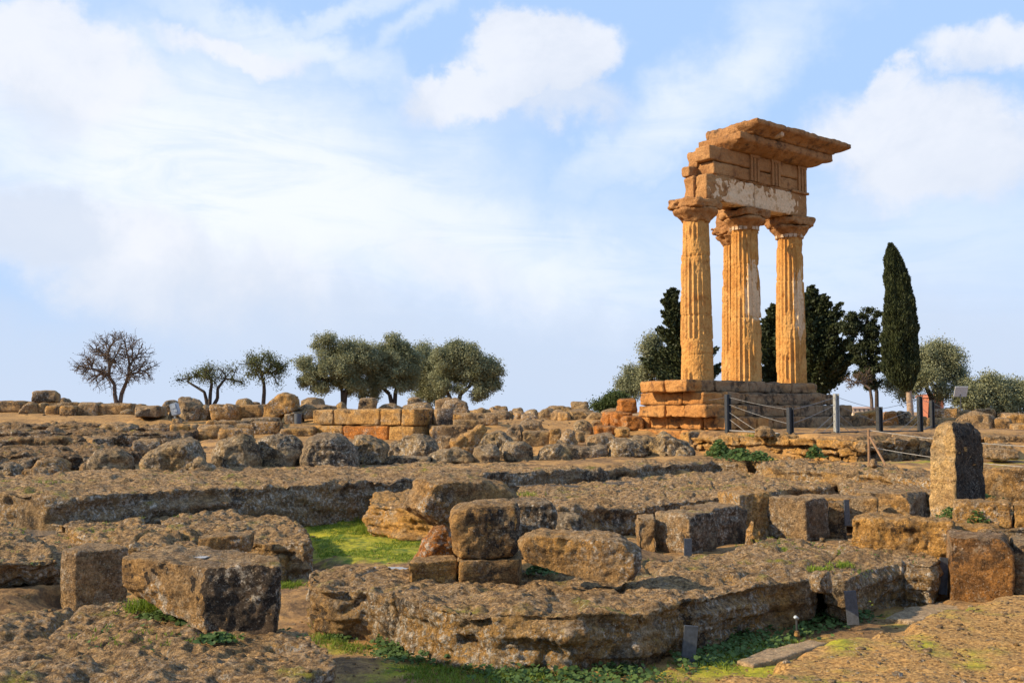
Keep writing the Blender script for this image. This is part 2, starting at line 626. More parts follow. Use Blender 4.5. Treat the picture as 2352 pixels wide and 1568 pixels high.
def temple_mat(name, base, warm, dark, stucco=None, black=0.0, axis=(0.773, 0.635), flat=(1, 1, 1)):
    """smooth golden sandstone; stucco: list of (centre, radius, threshold shift) in place coordinates"""
    m, k, b = new_mat(name)
    P, nz = pos_nodes(k)
    big = k.noise(P, 0.8, 4, 0.6)
    mid = k.noise(P, 3.2, 6, 0.65)
    sml = k.noise(P, 14.0, 6, 0.7)
    grain = k.noise(P, 60.0, 4, 0.7)
    c = k.mix(k.ramp(big, 0.36, 0.62), base, warm)
    c = k.mix(k.ramp(mid, 0.5, 0.72), c, dark)
    if black > 0:
        bf = k.math('MULTIPLY', k.ramp(k.noise(P, 1.3, 4, 0.6), 0.62 - 0.25 * black, 0.72 - 0.2 * black), k.ramp(k.noise(P, 7.0, 6, 0.7), 0.42, 0.56))
        c = k.mix(k.math('MULTIPLY', bf, 0.8), c, (0.045, 0.035, 0.026))
        up = k.ramp(nz, 0.5, 0.9)
        c = k.mix(k.math('MULTIPLY', up, 0.6), c, (0.09, 0.06, 0.035))
    for (cx, cy, cz, rx, rz, th) in (stucco or []):
        d = k.vmath('SUBTRACT', P, (cx, cy, cz))
        s = k.n.new('ShaderNodeSeparateXYZ'); k.l.new(d, s.inputs[0])
        hx = k.math('MULTIPLY_ADD', s.outputs[0], axis[0] / rx, k.math('MULTIPLY', s.outputs[1], axis[1] / rx))
        hz = k.math('DIVIDE', s.outputs[2], rz)
        r2 = k.math('SQRT', k.math('ADD', k.math('MULTIPLY', hx, hx), k.math('MULTIPLY', hz, hz)))
        n = k.noise(k.vmath('MULTIPLY', P, flat), 2.4, 6, 0.62, 0.6)
        f = k.ramp(k.math('ADD', r2, k.math('MULTIPLY', k.math('SUBTRACT', n, 0.5), 2.6)), th, th - 0.05)
        c = k.mix(f, c, k.mix(k.ramp(k.noise(P, 5.0, 5, 0.65), 0.54, 0.66), (0.80, 0.58, 0.36), (0.54, 0.34, 0.17)))
    g = k.n.new('ShaderNodeVectorMath'); g.operation = 'SCALE'
    k.l.new(c, g.inputs[0])
    k.l.new(k.math('MULTIPLY', k.ramp(grain, 0.3, 0.7, 0.84, 1.14, False), k.ramp(sml, 0.3, 0.7, 0.82, 1.14, False)), g.inputs[3])
    k.l.new(g.outputs[0], b.inputs['Base Color'])
    h = k.math('MULTIPLY_ADD', k.noise(P, 8.0, 8, 0.68), 1.0, k.math('MULTIPLY', k.ramp(k.noise(P, 17.0, 3, 0.6), 0.40, 0.5), 0.25))
    bp = k.n.new('ShaderNodeBump')
    bp.inputs['Strength'].default_value = 0.85
    bp.inputs['Distance'].default_value = 0.06
    k.l.new(h, bp.inputs['Height'])
    k.l.new(bp.outputs[0], b.inputs['Normal'])
    return m


def plain_mat(name, col, rough=0.6, metal=0.0, nscale=30, var=0.25):
    m, k, b = new_mat(name)
    tc = k.n.new('ShaderNodeNewGeometry')
    n = k.noise(tc.outputs['Position'], nscale, 4, 0.6)
    c = k.mix(k.ramp(n, 0.3, 0.7), tuple(x * (1 - var) for x in col), tuple(min(1, x * (1 + var)) for x in col))
    k.l.new(c, b.inputs['Base Color'])
    b.inputs['Roughness'].default_value = rough
    b.inputs['Metallic'].default_value = metal
    b.inputs['Specular IOR Level'].default_value = 0.4
    return m


def leaf_mat(name, a, bb, trans=0.25):
    m, k, b = new_mat(name)
    g = k.n.new('ShaderNodeNewGeometry')
    n = k.noise(g.outputs['Position'], 1.3, 4, 0.6)
    n2 = k.noise(g.outputs['Position'], 14.0, 2, 0.6)
    c = k.mix(k.ramp(n, 0.35, 0.65), a, bb)
    c = k.mix(k.ramp(n2, 0.35, 0.65, 0, 0.6), c, tuple(x * 1.5 for x in bb))
    k.l.new(c, b.inputs['Base Color'])
    b.inputs['Roughness'].default_value = 0.6
    t = k.n.new('ShaderNodeBsdfTranslucent')
    k.l.new(c, t.inputs[0])
    mx = k.n.new('ShaderNodeMixShader')
    mx.inputs[0].default_value = trans
    k.l.new(b.outputs[0], mx.inputs[1]); k.l.new(t.outputs[0], mx.inputs[2])
    k.l.new(mx.outputs[0], k.n.get('Material Output').inputs[0])
    return m


def ground_mat():
    m, k, b = new_mat('ground_earth')
    P, nz = pos_nodes(k)
    at = k.n.new('ShaderNodeAttribute'); at.attribute_name = 'moss'
    mo = at.outputs['Fac']
    at2 = k.n.new('ShaderNodeAttribute'); at2.attribute_name = 'pale'
    n1 = k.noise(P, 1.2, 5, 0.6, 0.3)
    mp = k.n.new('ShaderNodeMapping'); k.l.new(P, mp.inputs[0])
    mp.inputs['Scale'].default_value = (0.9, 1.15, 1.0); mp.inputs['Rotation'].default_value = (0, 0, 0.35)
    n2 = k.noise(mp.outputs[0], 7.0, 7, 0.7, 0.4)
    n3 = k.noise(P, 38.0, 5, 0.7)
    c = k.mix(k.ramp(n2, 0.38, 0.66), (0.12, 0.07, 0.036), (0.36, 0.21, 0.085))
    c = k.mix(k.math('MULTIPLY', k.ramp(n1, 0.42, 0.62), 0.75), c, (0.50, 0.28, 0.095))
    c = k.mix(at2.outputs['Fac'], c, k.mix(k.ramp(n3, 0.42, 0.60), k.mix(k.ramp(n2, 0.4, 0.62), (0.20, 0.105, 0.032), (0.44, 0.225, 0.055)), (0.54, 0.31, 0.10)))
    mf = k.math('MULTIPLY', k.ramp(k.math('ADD', mo, k.math('MULTIPLY', k.math('SUBTRACT', n1, 0.5), 1.5)), 0.42, 0.7), k.ramp(n3, 0.25, 0.6, 0.55, 1.0))
    mc = k.mix(k.ramp(n2, 0.36, 0.62), (0.17, 0.19, 0.010), (0.42, 0.39, 0.020))
    mc = k.mix(k.ramp(k.noise(P, 2.6, 4, 0.6), 0.50, 0.64), mc, (0.075, 0.145, 0.010))
    c = k.mix(mf, c, mc)
    peb = k.vor(k.vmath('ADD', P, k.vmath('SCALE', k.noise(P, 12, 2, 0.5, color=True), scale=0.08)), 26.0)
    c = k.mix(k.math('MULTIPLY', k.ramp(peb, 0.16, 0.08), k.ramp(n1, 0.40, 0.6)), c, (0.50, 0.40, 0.28))
    g = k.n.new('ShaderNodeVectorMath'); g.operation = 'SCALE'
    k.l.new(c, g.inputs[0]); k.l.new(k.ramp(n3, 0.3, 0.7, 0.68, 1.28, False), g.inputs[3])
    k.l.new(g.outputs[0], b.inputs['Base Color'])
    bp = k.n.new('ShaderNodeBump')
    bp.inputs['Strength'].default_value = 0.9
    bp.inputs['Distance'].default_value = 0.05
    k.l.new(k.math('MULTIPLY_ADD', n3, 0.5, k.noise(P, 10.0, 8, 0.72)), bp.inputs['Height'])
    k.l.new(bp.outputs[0], b.inputs['Normal'])
    return m


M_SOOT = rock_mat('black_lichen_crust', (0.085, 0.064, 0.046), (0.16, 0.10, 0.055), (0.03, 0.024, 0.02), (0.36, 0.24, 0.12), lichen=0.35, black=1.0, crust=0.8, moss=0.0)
M_SHADESIDE = rock_mat('grey_brown_shade_side', (0.24, 0.165, 0.10), (0.30, 0.19, 0.09), (0.07, 0.05, 0.036), (0.40, 0.27, 0.14), lichen=0.75, black=0.7, crust=0.8, moss=0.0)  # grey-brown stone carrying the shade of faces turned from the sun
M_GROUND = ground_mat()
M_STEEL = plain_mat('grey_steel', (0.07, 0.075, 0.08), 0.5, 0.6)
M_PALESTEEL = plain_mat('pale_galvanised_steel', (0.36, 0.37, 0.35), 0.55, 0.5)
M_CABLE = plain_mat('cable_steel', (0.24, 0.24, 0.24), 0.45, 0.7)
M_ROPE = plain_mat('white_rope', (0.42, 0.39, 0.34), 0.8)
M_WOOD = plain_mat('brown_wood', (0.26, 0.15, 0.08), 0.8)
M_SLATE = plain_mat('slate_grey_paint', (0.075, 0.085, 0.10), 0.55)
M_LAMP = plain_mat('lamp_grey_metal', (0.36, 0.40, 0.44), 0.4, 0.3)
M_GLASS = plain_mat('lamp_glass', (0.42, 0.47, 0.50), 0.15, 0.0)
M_BARK = plain_mat('dark_bark', (0.050, 0.038, 0.030), 0.9, 0, 12, 0.4)
M_REDBARK = plain_mat('red_brown_bark', (0.11, 0.080, 0.062), 0.9, 0, 12, 0.4)
M_PALEBARK = plain_mat('pale_cypress_bark', (0.30, 0.22, 0.16), 0.9, 0, 8, 0.3)
M_OLIVE = leaf_mat('olive_leaf', (0.085, 0.100, 0.045), (0.25, 0.26, 0.15))
M_CYPRESS = leaf_mat('cypress_leaf', (0.016, 0.025, 0.012), (0.040, 0.050, 0.018), 0.08)
M_SPARSE = leaf_mat('sparse_leaf', (0.060, 0.075, 0.026), (0.12, 0.13, 0.04))
M_BROWNLEAF = leaf_mat('withered_leaf', (0.12, 0.065, 0.025), (0.10, 0.075, 0.02))
M_SHRUB = leaf_mat('shrub_leaf', (0.035, 0.060, 0.018), (0.075, 0.10, 0.028))
M_GRASS = leaf_mat('grass_blade', (0.075, 0.135, 0.014), (0.19, 0.24, 0.026), 0.35)
M_WEED = leaf_mat('weed_leaf', (0.035, 0.075, 0.022), (0.085, 0.135, 0.034), 0.3)
M_YELLOW = plain_mat('yellow_petal', (0.75, 0.62, 0.05), 0.6)


# ------------------------------------------------------------ the temple
DR = np.array([0.773, 0.635])
DL = np.array([-0.635, 0.773])
P1 = np.array([5.950, 33.612])


def T(t, s, z=None):
    p = P1 + t * DR + s * DL
    return (p[0], p[1]) if z is None else (p[0], p[1], z)


def loft(levels):
    """levels: [(z, [(x, y)...])...] bottom to top, same point count"""
    v, f = [], []
    n = len(levels[0][1])
    for z, poly in levels:
        v += [(p[0], p[1], z) for p in poly]
    f.append(list(range(n - 1, -1, -1)))
    f.append([(len(levels) - 1) * n + i for i in range(n)])
    for k in range(len(levels) - 1):
        for i in range(n):
            j = (i + 1) % n
            f.append([k * n + i, k * n + j, (k + 1) * n + j, (k + 1) * n + i])
    return v, f


def rect_ts(t0, t1, s0, s1):
    return [T(t0, s0), T(t1, s0), T(t1, s1), T(t0, s1)]


def box_ts(t0, t1, s0, s1, z0, z1):
    return prism(rect_ts(t0, t1, s0, s1), z1, z0)


def eroded(v, f, vx, rnd, amp, seed, D=33, pits=1.0, layer=0.5):
    co, fs = remesh(v, f, vx)
    it = int(min(60, max(1, 1.6 * (rnd / vx) ** 2)))
    co = smooth_np(co, fs, it)
    return weather(co, fs, amp, seed, D, pits, layer), fs


def join_np(parts):
    vs, fs, off = [], [], 0
    for co, f in parts:
        vs.append(co)
        fs.append(f + off)
        off += len(co)
    return np.concatenate(vs), np.concatenate(fs)


def col_pt(t, s):
    x, y = T(t, s)
    return x, y


SHAFT_Z0, SHAFT_Z1 = 0.93, 6.10
c1x, c1y = T(0, 0); c2x, c2y = T(2.53, 0); c3x, c3y = T(5.06, 0); c4x, c4y = T(5.0, 2.4)
M_COL = temple_mat('column_sandstone', (0.62, 0.345, 0.115), (0.57, 0.285, 0.078), (0.42, 0.18, 0.055))
M_COL2 = temple_mat('column_sandstone_with_stucco', (0.62, 0.345, 0.115), (0.57, 0.285, 0.078), (0.42, 0.18, 0.055),
                    stucco=[(c2x + 0.17, c2y - 0.4, 3.95, 0.30, 1.05, 1.0), (c3x + 0.22, c3y - 0.4, 3.75, 0.22, 1.25, 0.95)], axis=(1, 0), flat=(2.6, 2.6, 0.55))
ax, ay = T(2.5, -0.5)
M_ARCH = temple_mat('architrave_stone_with_plaster', (0.42, 0.225, 0.090), (0.36, 0.18, 0.065), (0.20, 0.09, 0.035),
                    stucco=[(T(2.2, 0)[0], T(2.2, 0)[1], 7.12, 1.55, 0.50, 1.0), (T(3.9, 0)[0], T(3.9, 0)[1], 7.2, 0.9, 0.5, 1.0)])
M_ENT = temple_mat('entablature_stone', (0.44, 0.235, 0.095), (0.36, 0.175, 0.065), (0.20, 0.095, 0.04))
M_CORN = temple_mat('cornice_stone', (0.42, 0.22, 0.09), (0.34, 0.165, 0.06), (0.16, 0.08, 0.04), black=0.35)
M_STEP = temple_mat('step_stone', (0.52, 0.26, 0.085), (0.48, 0.215, 0.06), (0.26, 0.12, 0.045), black=0.45)
M_STEPSHADE = temple_mat('shaded_step_stone', (0.30, 0.20, 0.115), (0.36, 0.20, 0.085), (0.15, 0.095, 0.06), black=0.75)  # front of the steps lies in shade; that shade is in this colour


def shaft_mesh(cx, cy, seed, joints, wear):
    nt, nz = 200, 230
    th = np.linspace(0, 2 * np.pi, nt, endpoint=False)
    zz = np.linspace(0, 1, nz)
    Tm, Z = np.meshgrid(th, zz)
    z = SHAFT_Z0 + Z * (SHAFT_Z1 - SHAFT_Z0)
    R = 0.545 - 0.105 * Z ** 1.25
    fl = np.abs(np.sin(Tm * 10)) ** 0.8                # 20 flutes, sharp arrises
    flute = 0.088 * (fl ** 0.75) * (0.9 - 0.2 * Z)
    q = np.stack([np.cos(Tm) * 1.1, np.sin(Tm) * 1.1, z], -1).reshape(-1, 3) + seed * 5.3
    er = fbm(q * 1.25, 4, 3).reshape(Tm.shape)
    er = np.clip((er + wear(z, Tm) - 0.25) * 2.6, 0, 1)
    r = R - flute * (1 - er) - 0.040 * er
    r -= er * 0.020 * np.abs(fbm(q * 7, 4, 7)).reshape(Tm.shape)
    r -= 0.045 * np.clip(fbm(q * 3.1, 3, 13).reshape(Tm.shape) - 0.62, 0, 1)
    r += 0.006 * fbm(q * 5, 3, 19).reshape(Tm.shape)
    for j in joints:
        jz = j + 0.02 * np.sin(Tm * 2 + seed)
        r -= 0.022 * np.exp(-((z - jz) / 0.018) ** 2)
        r -= 0.028 * np.exp(-((z - jz) / 0.07) ** 2) * np.clip(fbm(q * 2.4, 2, 23).reshape(Tm.shape), 0, 1)
    sh = np.zeros_like(z)
    for i, j in enumerate(joints):
        sh += np.where(z > j, 0.010 * math.sin(seed * 3 + i * 2.1), 0)
    x = cx + r * np.cos(Tm) + sh
    y = cy + r * np.sin(Tm) + sh * 0.6
    v = np.stack([x, y, z], -1).reshape(-1, 3)
    i = np.arange(nz - 1)[:, None] * nt
    a = np.arange(nt)[None, :]
    b = (a + 1) % nt
    f = np.stack([i + a, i + b, i + nt + b, i + nt + a], -1).reshape(-1, 4)
    return v, f


def capital_mesh(cx, cy, seed, z0=6.06, wob=0.05, ab=0.66):
    nt = 28
    lv = []
    for z, r in ((z0, 0.44), (z0 + 0.06, 0.455), (z0 + 0.12, 0.50), (z0 + 0.22, 0.60), (z0 + 0.31, 0.70), (z0 + 0.38, 0.735), (z0 + 0.42, 0.70)):
        lv.append((z, [(cx + r * math.cos(k * 2 * math.pi / nt), cy + r * math.sin(k * 2 * math.pi / nt)) for k in range(nt)]))
    e = eroded(*loft(lv), 0.045, 0.02, 0.05, seed, pits=1.2)
    v, f = prism([(cx + a * DR[0] + b * DL[0], cy + a * DR[1] + b * DL[1]) for a, b in ((-ab, -ab), (0, -ab - 0.03), (ab, -ab), (ab + 0.02, 0), (ab, ab), (0, ab), (-ab, ab), (-ab - 0.04, 0))], z0 + 0.735, z0 + 0.40, 0.95)
    a = eroded(v, f, 0.045, 0.11, 0.075, seed + 7, pits=1.5)
    return join_np([e, a])


temple = empty('ruined_temple', (*T(2.5, 0.5), -1.2), 'golden ruined temple corner with four columns carrying broken entablature on stepped base', 'temple')


def column(t, s, seed, joints, wear, mat, label, abw=0.66):
    cx, cy = T(t, s)
    v, f = shaft_mesh(cx, cy, seed, joints, wear)
    o = mesh_obj('column', v, f, mat, parent=temple, origin=(cx, cy, SHAFT_Z0))
    tag(o, label)
    v, f = capital_mesh(cx, cy, seed + 20, ab=abw)
    c = mesh_obj('capital', v, f, M_ENT, origin=(cx, cy, 6.06))
    c.parent = o
    c.location = (0, 0, 6.06 - SHAFT_Z0)
    # stucco beads left round the neck
    if label and 'stucco' in label:
        bead = []
        for k in range(20):
            a0 = 2 * math.pi * (k + 0.5) / 20
            if (k * 7 + seed) % 5 == 0:
                continue
            r = 0.462
            w = 0.055
            q = [(cx + (r + d) * math.cos(a0 + e * w / r), cy + (r + d) * math.sin(a0 + e * w / r)) for d, e in ((-0.05, -1), (0.035, -1), (0.035, 1), (-0.05, 1))]
            bead.append(prism(q, 6.17 + 0.02 * (k % 2), 6.07))
        ring0 = [(cx + 0.470 * math.cos(2 * math.pi * k / 40), cy + 0.470 * math.sin(2 * math.pi * k / 40)) for k in range(40)]
        bead.append(prism(ring0, 6.20, 6.14))
        vv, ff = [], []
        for v, f in bead:
            off = len(vv)
            vv += v
            ff += [[i + off for i in g] for g in f]
        n = mesh_obj('neck_ring', vv, ff, M_STUCCO, smooth=False, origin=(cx, cy, 6.06))
        n.parent = c
        n.location = (0, 0, 0)
    return o


M_STUCCO = plain_mat('old_white_stucco', (0.50, 0.37, 0.25), 0.9, 0, 9, 0.25)
column(0, 0, 3, [1.78, 3.05, 4.95], lambda z, t: np.where(z < 2.3, 0.55, np.where(z > 5.0, 0.22, 0.0)), M_COL, 'column with badly worn lower drum')
column(2.53, 0, 5, [3.1, 4.9], lambda z, t: np.where(z < 3.1, np.where(np.cos(t + 0.75) > 0.25, 0.35, -0.4), -0.25), M_COL2, 'middle column with stucco in its flutes')
column(5.06, 0, 8, [2.5, 4.55], lambda z, t: np.where(z < 3.0, 0.30, np.where(z > 4.5, 0.12, -0.2)), M_COL2, 'corner column with a stucco streak')
column(5.0, 2.4, 11, [2.2, 4.0, 5.5], lambda z, t: np.where(z > 4.6, 0.4, 0.0), M_COL, 'rear column half hidden behind the middle one')

# architrave: twin beams over the front, short return over the rear column
arch = empty('architrave', (*T(2.7, 0), 6.8), None, None)
arch.parent = temple
arch.location = Vector(arch.location) - Vector(temple.location)


def beam(name, t0, t1, s0, s1, z0, z1, mat, seed, parent, off, rnd=0.03, amp=0.03, lab=None):
    v, f = eroded(*box_ts(t0, t1, s0, s1, z0, z1), 0.05, rnd, amp, seed)
    o = mesh_obj(name, v, f, mat, origin=(*T((t0 + t1) / 2, (s0 + s1) / 2), z0))
    o.parent = parent
    o.location = Vector(o.location) - Vector(off)
    if lab:
        o['label'] = lab
    return o


AO = (*T(2.7, 0), 6.8)
beam('beam', 0.0, 2.47, -0.50, -0.02, 6.79, 7.62, M_ARCH, 31, arch, AO, amp=0.035)
beam('beam', 2.50, 5.44, -0.50, -0.02, 6.79, 7.62, M_ARCH, 32, arch, AO, amp=0.012)
beam('beam', -0.05, 5.44, 0.01, 0.46, 6.79, 7.60, M_ENT, 33, arch, AO, amp=0.045)
beam('beam', 4.55, 5.44, 0.50, 2.95, 6.79, 7.60, M_ENT, 34, arch, AO, amp=0.045)
frieze = empty('frieze', (*T(2.7, 0), 7.62), None, None)
frieze.parent = temple
frieze.location = Vector(frieze.location) - Vector(temple.location)
FO = (*T(2.7, 0), 7.62)
beam('frieze_block', 0.42, 5.42, -0.46, 0.26, 7.66, 8.10, M_ENT, 41, frieze, FO, amp=0.012, rnd=0.01)
beam('frieze_block', 0.21, 5.42, -0.47, 0.19, 8.12, 8.60, M_ENT, 42, frieze, FO, amp=0.014, rnd=0.01)
beam('frieze_block', -0.02, 5.40, 0.22, 0.56, 7.64, 7.98, M_ENT, 43, frieze, FO, amp=0.04)
beam('frieze_block', 0.35, 5.40, 0.20, 0.62, 8.0, 8.58, M_ENT, 44, frieze, FO, amp=0.05)
beam('frieze_block', 4.6, 5.42, 0.3, 2.6, 7.64, 8.6, M_ENT, 45, frieze, FO, amp=0.03)
for tc in (2.5, 3.66, 5.17):
    vv, ff = [], []
    for k in (-1, 0, 1):
        v, f = box_ts(tc + k * 0.175 - 0.06, tc + k * 0.175 + 0.06, -0.525, -0.44, 7.70, 8.50)
        off = len(vv); vv += v; ff += [[i + off for i in g] for g in f]
    v, f = box_ts(tc - 0.26, tc + 0.26, -0.53, -0.44, 8.504, 8.60)
    off = len(vv); vv += v; ff += [[i + off for i in g] for g in f]
    o = mesh_obj('triglyph', vv, ff, M_ENT, smooth=False, origin=(*T(tc, -0.5), 7.7))
    o.parent = frieze
    o.location = Vector(o.location) - Vector(FO)
# moulding between architrave and frieze, whole only at the corner
beam('band', 4.55, 5.50, -0.575, -0.30, 7.60, 7.70, M_ENT, 46, frieze, FO, amp=0.008, rnd=0.01)
beam('band', 0.5, 4.5, -0.515, -0.30, 7.605, 7.675, M_ENT, 47, frieze, FO, amp=0.02, rnd=0.01)
corn = empty('cornice', (*T(3.5, 0), 8.6), None, None)
corn.parent = temple
corn.location = Vector(corn.location) - Vector(temple.location)
CO = (*T(3.5, 0), 8.6)


def corn_piece(name, levels, seed, amp, rnd=0.015):
    v, f = eroded(*loft(levels), 0.05, rnd, amp, seed)
    o = mesh_obj(name, v, f, M_CORN, origin=CO)
    o.parent = corn
    o.location = (0, 0, 0)
    return o


corn_piece('geison', [(8.60, rect_ts(1.25, 5.62, -0.60, 0.70)), (8.80, rect_ts(1.0, 6.12, -1.06, 0.72)), (8.82, rect_ts(1.0, 6.19, -1.09, 0.72)), (9.05, rect_ts(1.0, 6.19, -1.09, 0.72))], 51, 0.025)
corn_piece('upper_course', [(9.06, rect_ts(1.55, 6.1, -0.86, 0.85)), (9.30, rect_ts(1.5, 6.1, -0.86, 0.85)), (9.56, rect_ts(1.6, 6.1, -0.82, 0.80))], 52, 0.05, 0.06)
corn_piece('gutter_moulding', [(9.06, rect_ts(1.62, 6.20, -1.14, -0.60)), (9.14, rect_ts(1.6, 6.26, -1.17, -0.60)), (9.18, rect_ts(1.5, 6.48, -1.30, -0.6)), (9.27, rect_ts(1.42, 6.70, -1.46, -0.60)), (9.30, rect_ts(1.38, 6.76, -1.52, -0.6)), (9.46, rect_ts(1.32, 6.78, -1.53, -0.60))], 53, 0.022)
v_, f_ = T(3.0, -1.36), 0
o = stone('lion_head_spout', *prism([T(2.72, -1.42), T(2.95, -1.42), T(2.95, -1.05), T(2.72, -1.05)], 9.32, 9.08), 33, M_STUCCO, None, None, rnd=0.05, amp=0.03)
o.parent = corn
o.location = Vector(o.location) - Vector(CO)

# stepped base: every course is a row of worn blocks
courses = [  # ztop, zbot, offset, t corner, t end, left px
    (0.95, 0.60, 0.65, -1.25, 5.70, 1472),
    (0.585, 0.20, 0.95, -0.80, 6.25, 1468),
    (0.185, -0.18, 1.25, -1.05, 6.87, 1461),
    (-0.20, -0.57, 1.55, -0.52, 7.42, 1450),
    (-0.585, -1.35, 1.80, -0.90, 6.0, 1450),
]
rr = random.Random(5)
for ci, (zt, zb, off, tc, te, lpx) in enumerate(courses):
    C = P1 + tc * DR - off * DL
    kx = (lpx - 1176) / FPX
    L = (kx * (CT * C[1]) - C[0]) / (DL[0] - kx * CT * DL[1])
    parts = []
    # front row
    t = tc
    while t < te - 0.05:
        w = rr.uniform(0.85, 1.75)
        t2 = te if te - (t + w) < 0.5 else t + w
        j = rr.uniform(-0.02, 0.03)
        v, f = prism([T(t + 0.012, -off + j), T(t2 - 0.012, -off + j), T(t2 - 0.012, -off + 0.9), T(t + 0.012, -off + 0.9)], zt + rr.uniform(-0.012, 0.004), zb - 0.03)
        parts.append(eroded(v, f, 0.05, 0.03, 0.026, ci * 20 + len(parts), layer=0.8))
        t = t2
    nfront = sum(len(p[1]) for p in parts)
    # broken left side
    s = -off + 0.92
    send = -off + L
    while s < send - 0.1:
        w = rr.uniform(0.8, 1.5)
        s2 = send if send - (s + w) < 0.5 else s + w
        j = rr.uniform(-0.05, 0.06)
        v, f = prism([T(tc + j, s + 0.012), T(tc + j + 1.3, s + 0.012), T(tc + j + 1.3, s2 - 0.012), T(tc + j, s2 - 0.012)], zt + rr.uniform(-0.02, 0.006), zb - 0.03)
        parts.append(eroded(v, f, 0.05, 0.05, 0.045, ci * 20 + len(parts)))
        s = s2
    # heart of the base
    v, f = box_ts(tc + 0.5, te - 0.3, -off + 0.5, send - 0.3, zb, zt - 0.03)
    parts.append(remesh(v, f, 0.25))
    co, fs = join_np(parts)
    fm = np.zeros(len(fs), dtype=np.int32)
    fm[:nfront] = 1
    # sunlit corner stretch stays golden; the shaded rest is darkened in its colour
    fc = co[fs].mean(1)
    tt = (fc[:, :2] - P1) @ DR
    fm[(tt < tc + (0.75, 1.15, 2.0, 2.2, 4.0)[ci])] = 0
    mesh_obj('step', co, fs, parent=temple, mats=[M_STEP, M_STEPSHADE], fmat=fm, origin=(*T((tc + te) / 2, -off), zb))


# ------------------------------------------------------------ stones of the ruin field
A0 = math.atan2(0.773, 0.635)


def dirs(a):
    return np.array([math.sin(a), math.cos(a)]), np.array([-math.cos(a), math.sin(a)])


def reach(C, z, d, px):
    """how far to go from C along d (plan) until picture column px is met"""
    k = (px - 1176) / FPX
    return (k * (CT * C[1] + ST * z) - C[0]) / (d[0] - k * CT * d[1])


def seat(poly, z):
    for p in poly:
        GROUND.append((p[0], p[1], z))
    c = np.mean(np.array(poly), axis=0)
    GROUND.append((c[0], c[1], z))


def Bx(label, xl, xc, xr, yt, yb, D=None, mat=None, a=50.6, g=True, rnd=0.045, amp=0.035, pits=1.0, layer=0.4, name='stone_block', cat='stone block', group='stone blocks among the ruins', sink=0.04, tilt=0, **kw):
    """block with a near upright edge at xc, left face ending at xl, right face at xr"""
    D = D or dep(yb)
    dr, dl = dirs(math.radians(a))
    top, bot = atd(xc, yt, D), atd(xc, yb, D)
    C = top[:2]
    lr = reach(C, top[2], dr, xr)
    ll = reach(C, top[2], dl, xl)
    kw.setdefault('dark', ((-dl[0], -dl[1], 0.0), 0.55, M_SHADESIDE))  # right face turned from the sun: shade put into its colour
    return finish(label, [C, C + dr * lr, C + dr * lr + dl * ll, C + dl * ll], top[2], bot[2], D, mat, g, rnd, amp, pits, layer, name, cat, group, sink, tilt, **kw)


def Fx(label, xl, xr, yt, yb, D=None, th=0.6, mat=None, a=86.0, g=True, rnd=0.045, amp=0.035, pits=1.0, layer=0.4, name='stone_block', cat='stone block', group='stone blocks among the ruins', sink=0.04, tilt=0, **kw):
    """block seen face on"""
    D = D or dep(yb)
    dr, dl = dirs(math.radians(a))
    top, bot = atd(xl, yt, D), atd(xl, yb, D)
    C = top[:2]
    lr = reach(C, top[2], dr, xr)
    return finish(label, [C, C + dr * lr, C + dr * lr + dl * th, C + dl * th], top[2], bot[2], D, mat, g, rnd, amp, pits, layer, name, cat, group, sink, tilt, **kw)


def finish(label, poly, zt, zb, D, mat, g, rnd, amp, pits, layer, name, cat, group, sink, tilt, shrink=1.0, **kw):
    kw.setdefault('chips', 4)
    rnd = rnd * 0.75
    if g:
        seat(poly, zb)
    n = len(poly)
    zts = [zt] * n
    if tilt:
        zts = [zt + tilt * (i % 2 - 0.5) * 2 for i in range(n)]
    v, f = prism(poly, zts, zb - sink, shrink)
    return stone(name, v, f, D, mat or M_BLOCK, label, cat, group, rnd=rnd, amp=amp, pits=pits, layer=layer, **kw)


def Px(label, pts, ztop, zbot, mat=None, D=None, g=True, rnd=0.045, amp=0.05, pits=0.8, layer=0.9, name='rock_slab', cat='rock slab', group=None, shrink=1.0, raw=None, **kw):
    """slab whose upper outline is given in the picture and lies at height ztop"""
    poly = [atz(x, y, ztop)[:2] for x, y in pts]
    if raw:
        poly = raw
    if g:
        seat(poly, zbot)
    D = D or min(p[1] for p in poly)
    v, f = prism(poly, ztop, zbot - 0.05, shrink)
    return stone(name, v, f, D, mat or M_SLAB, label, cat, group, rnd=rnd, amp=amp, pits=pits, layer=layer, **kw)


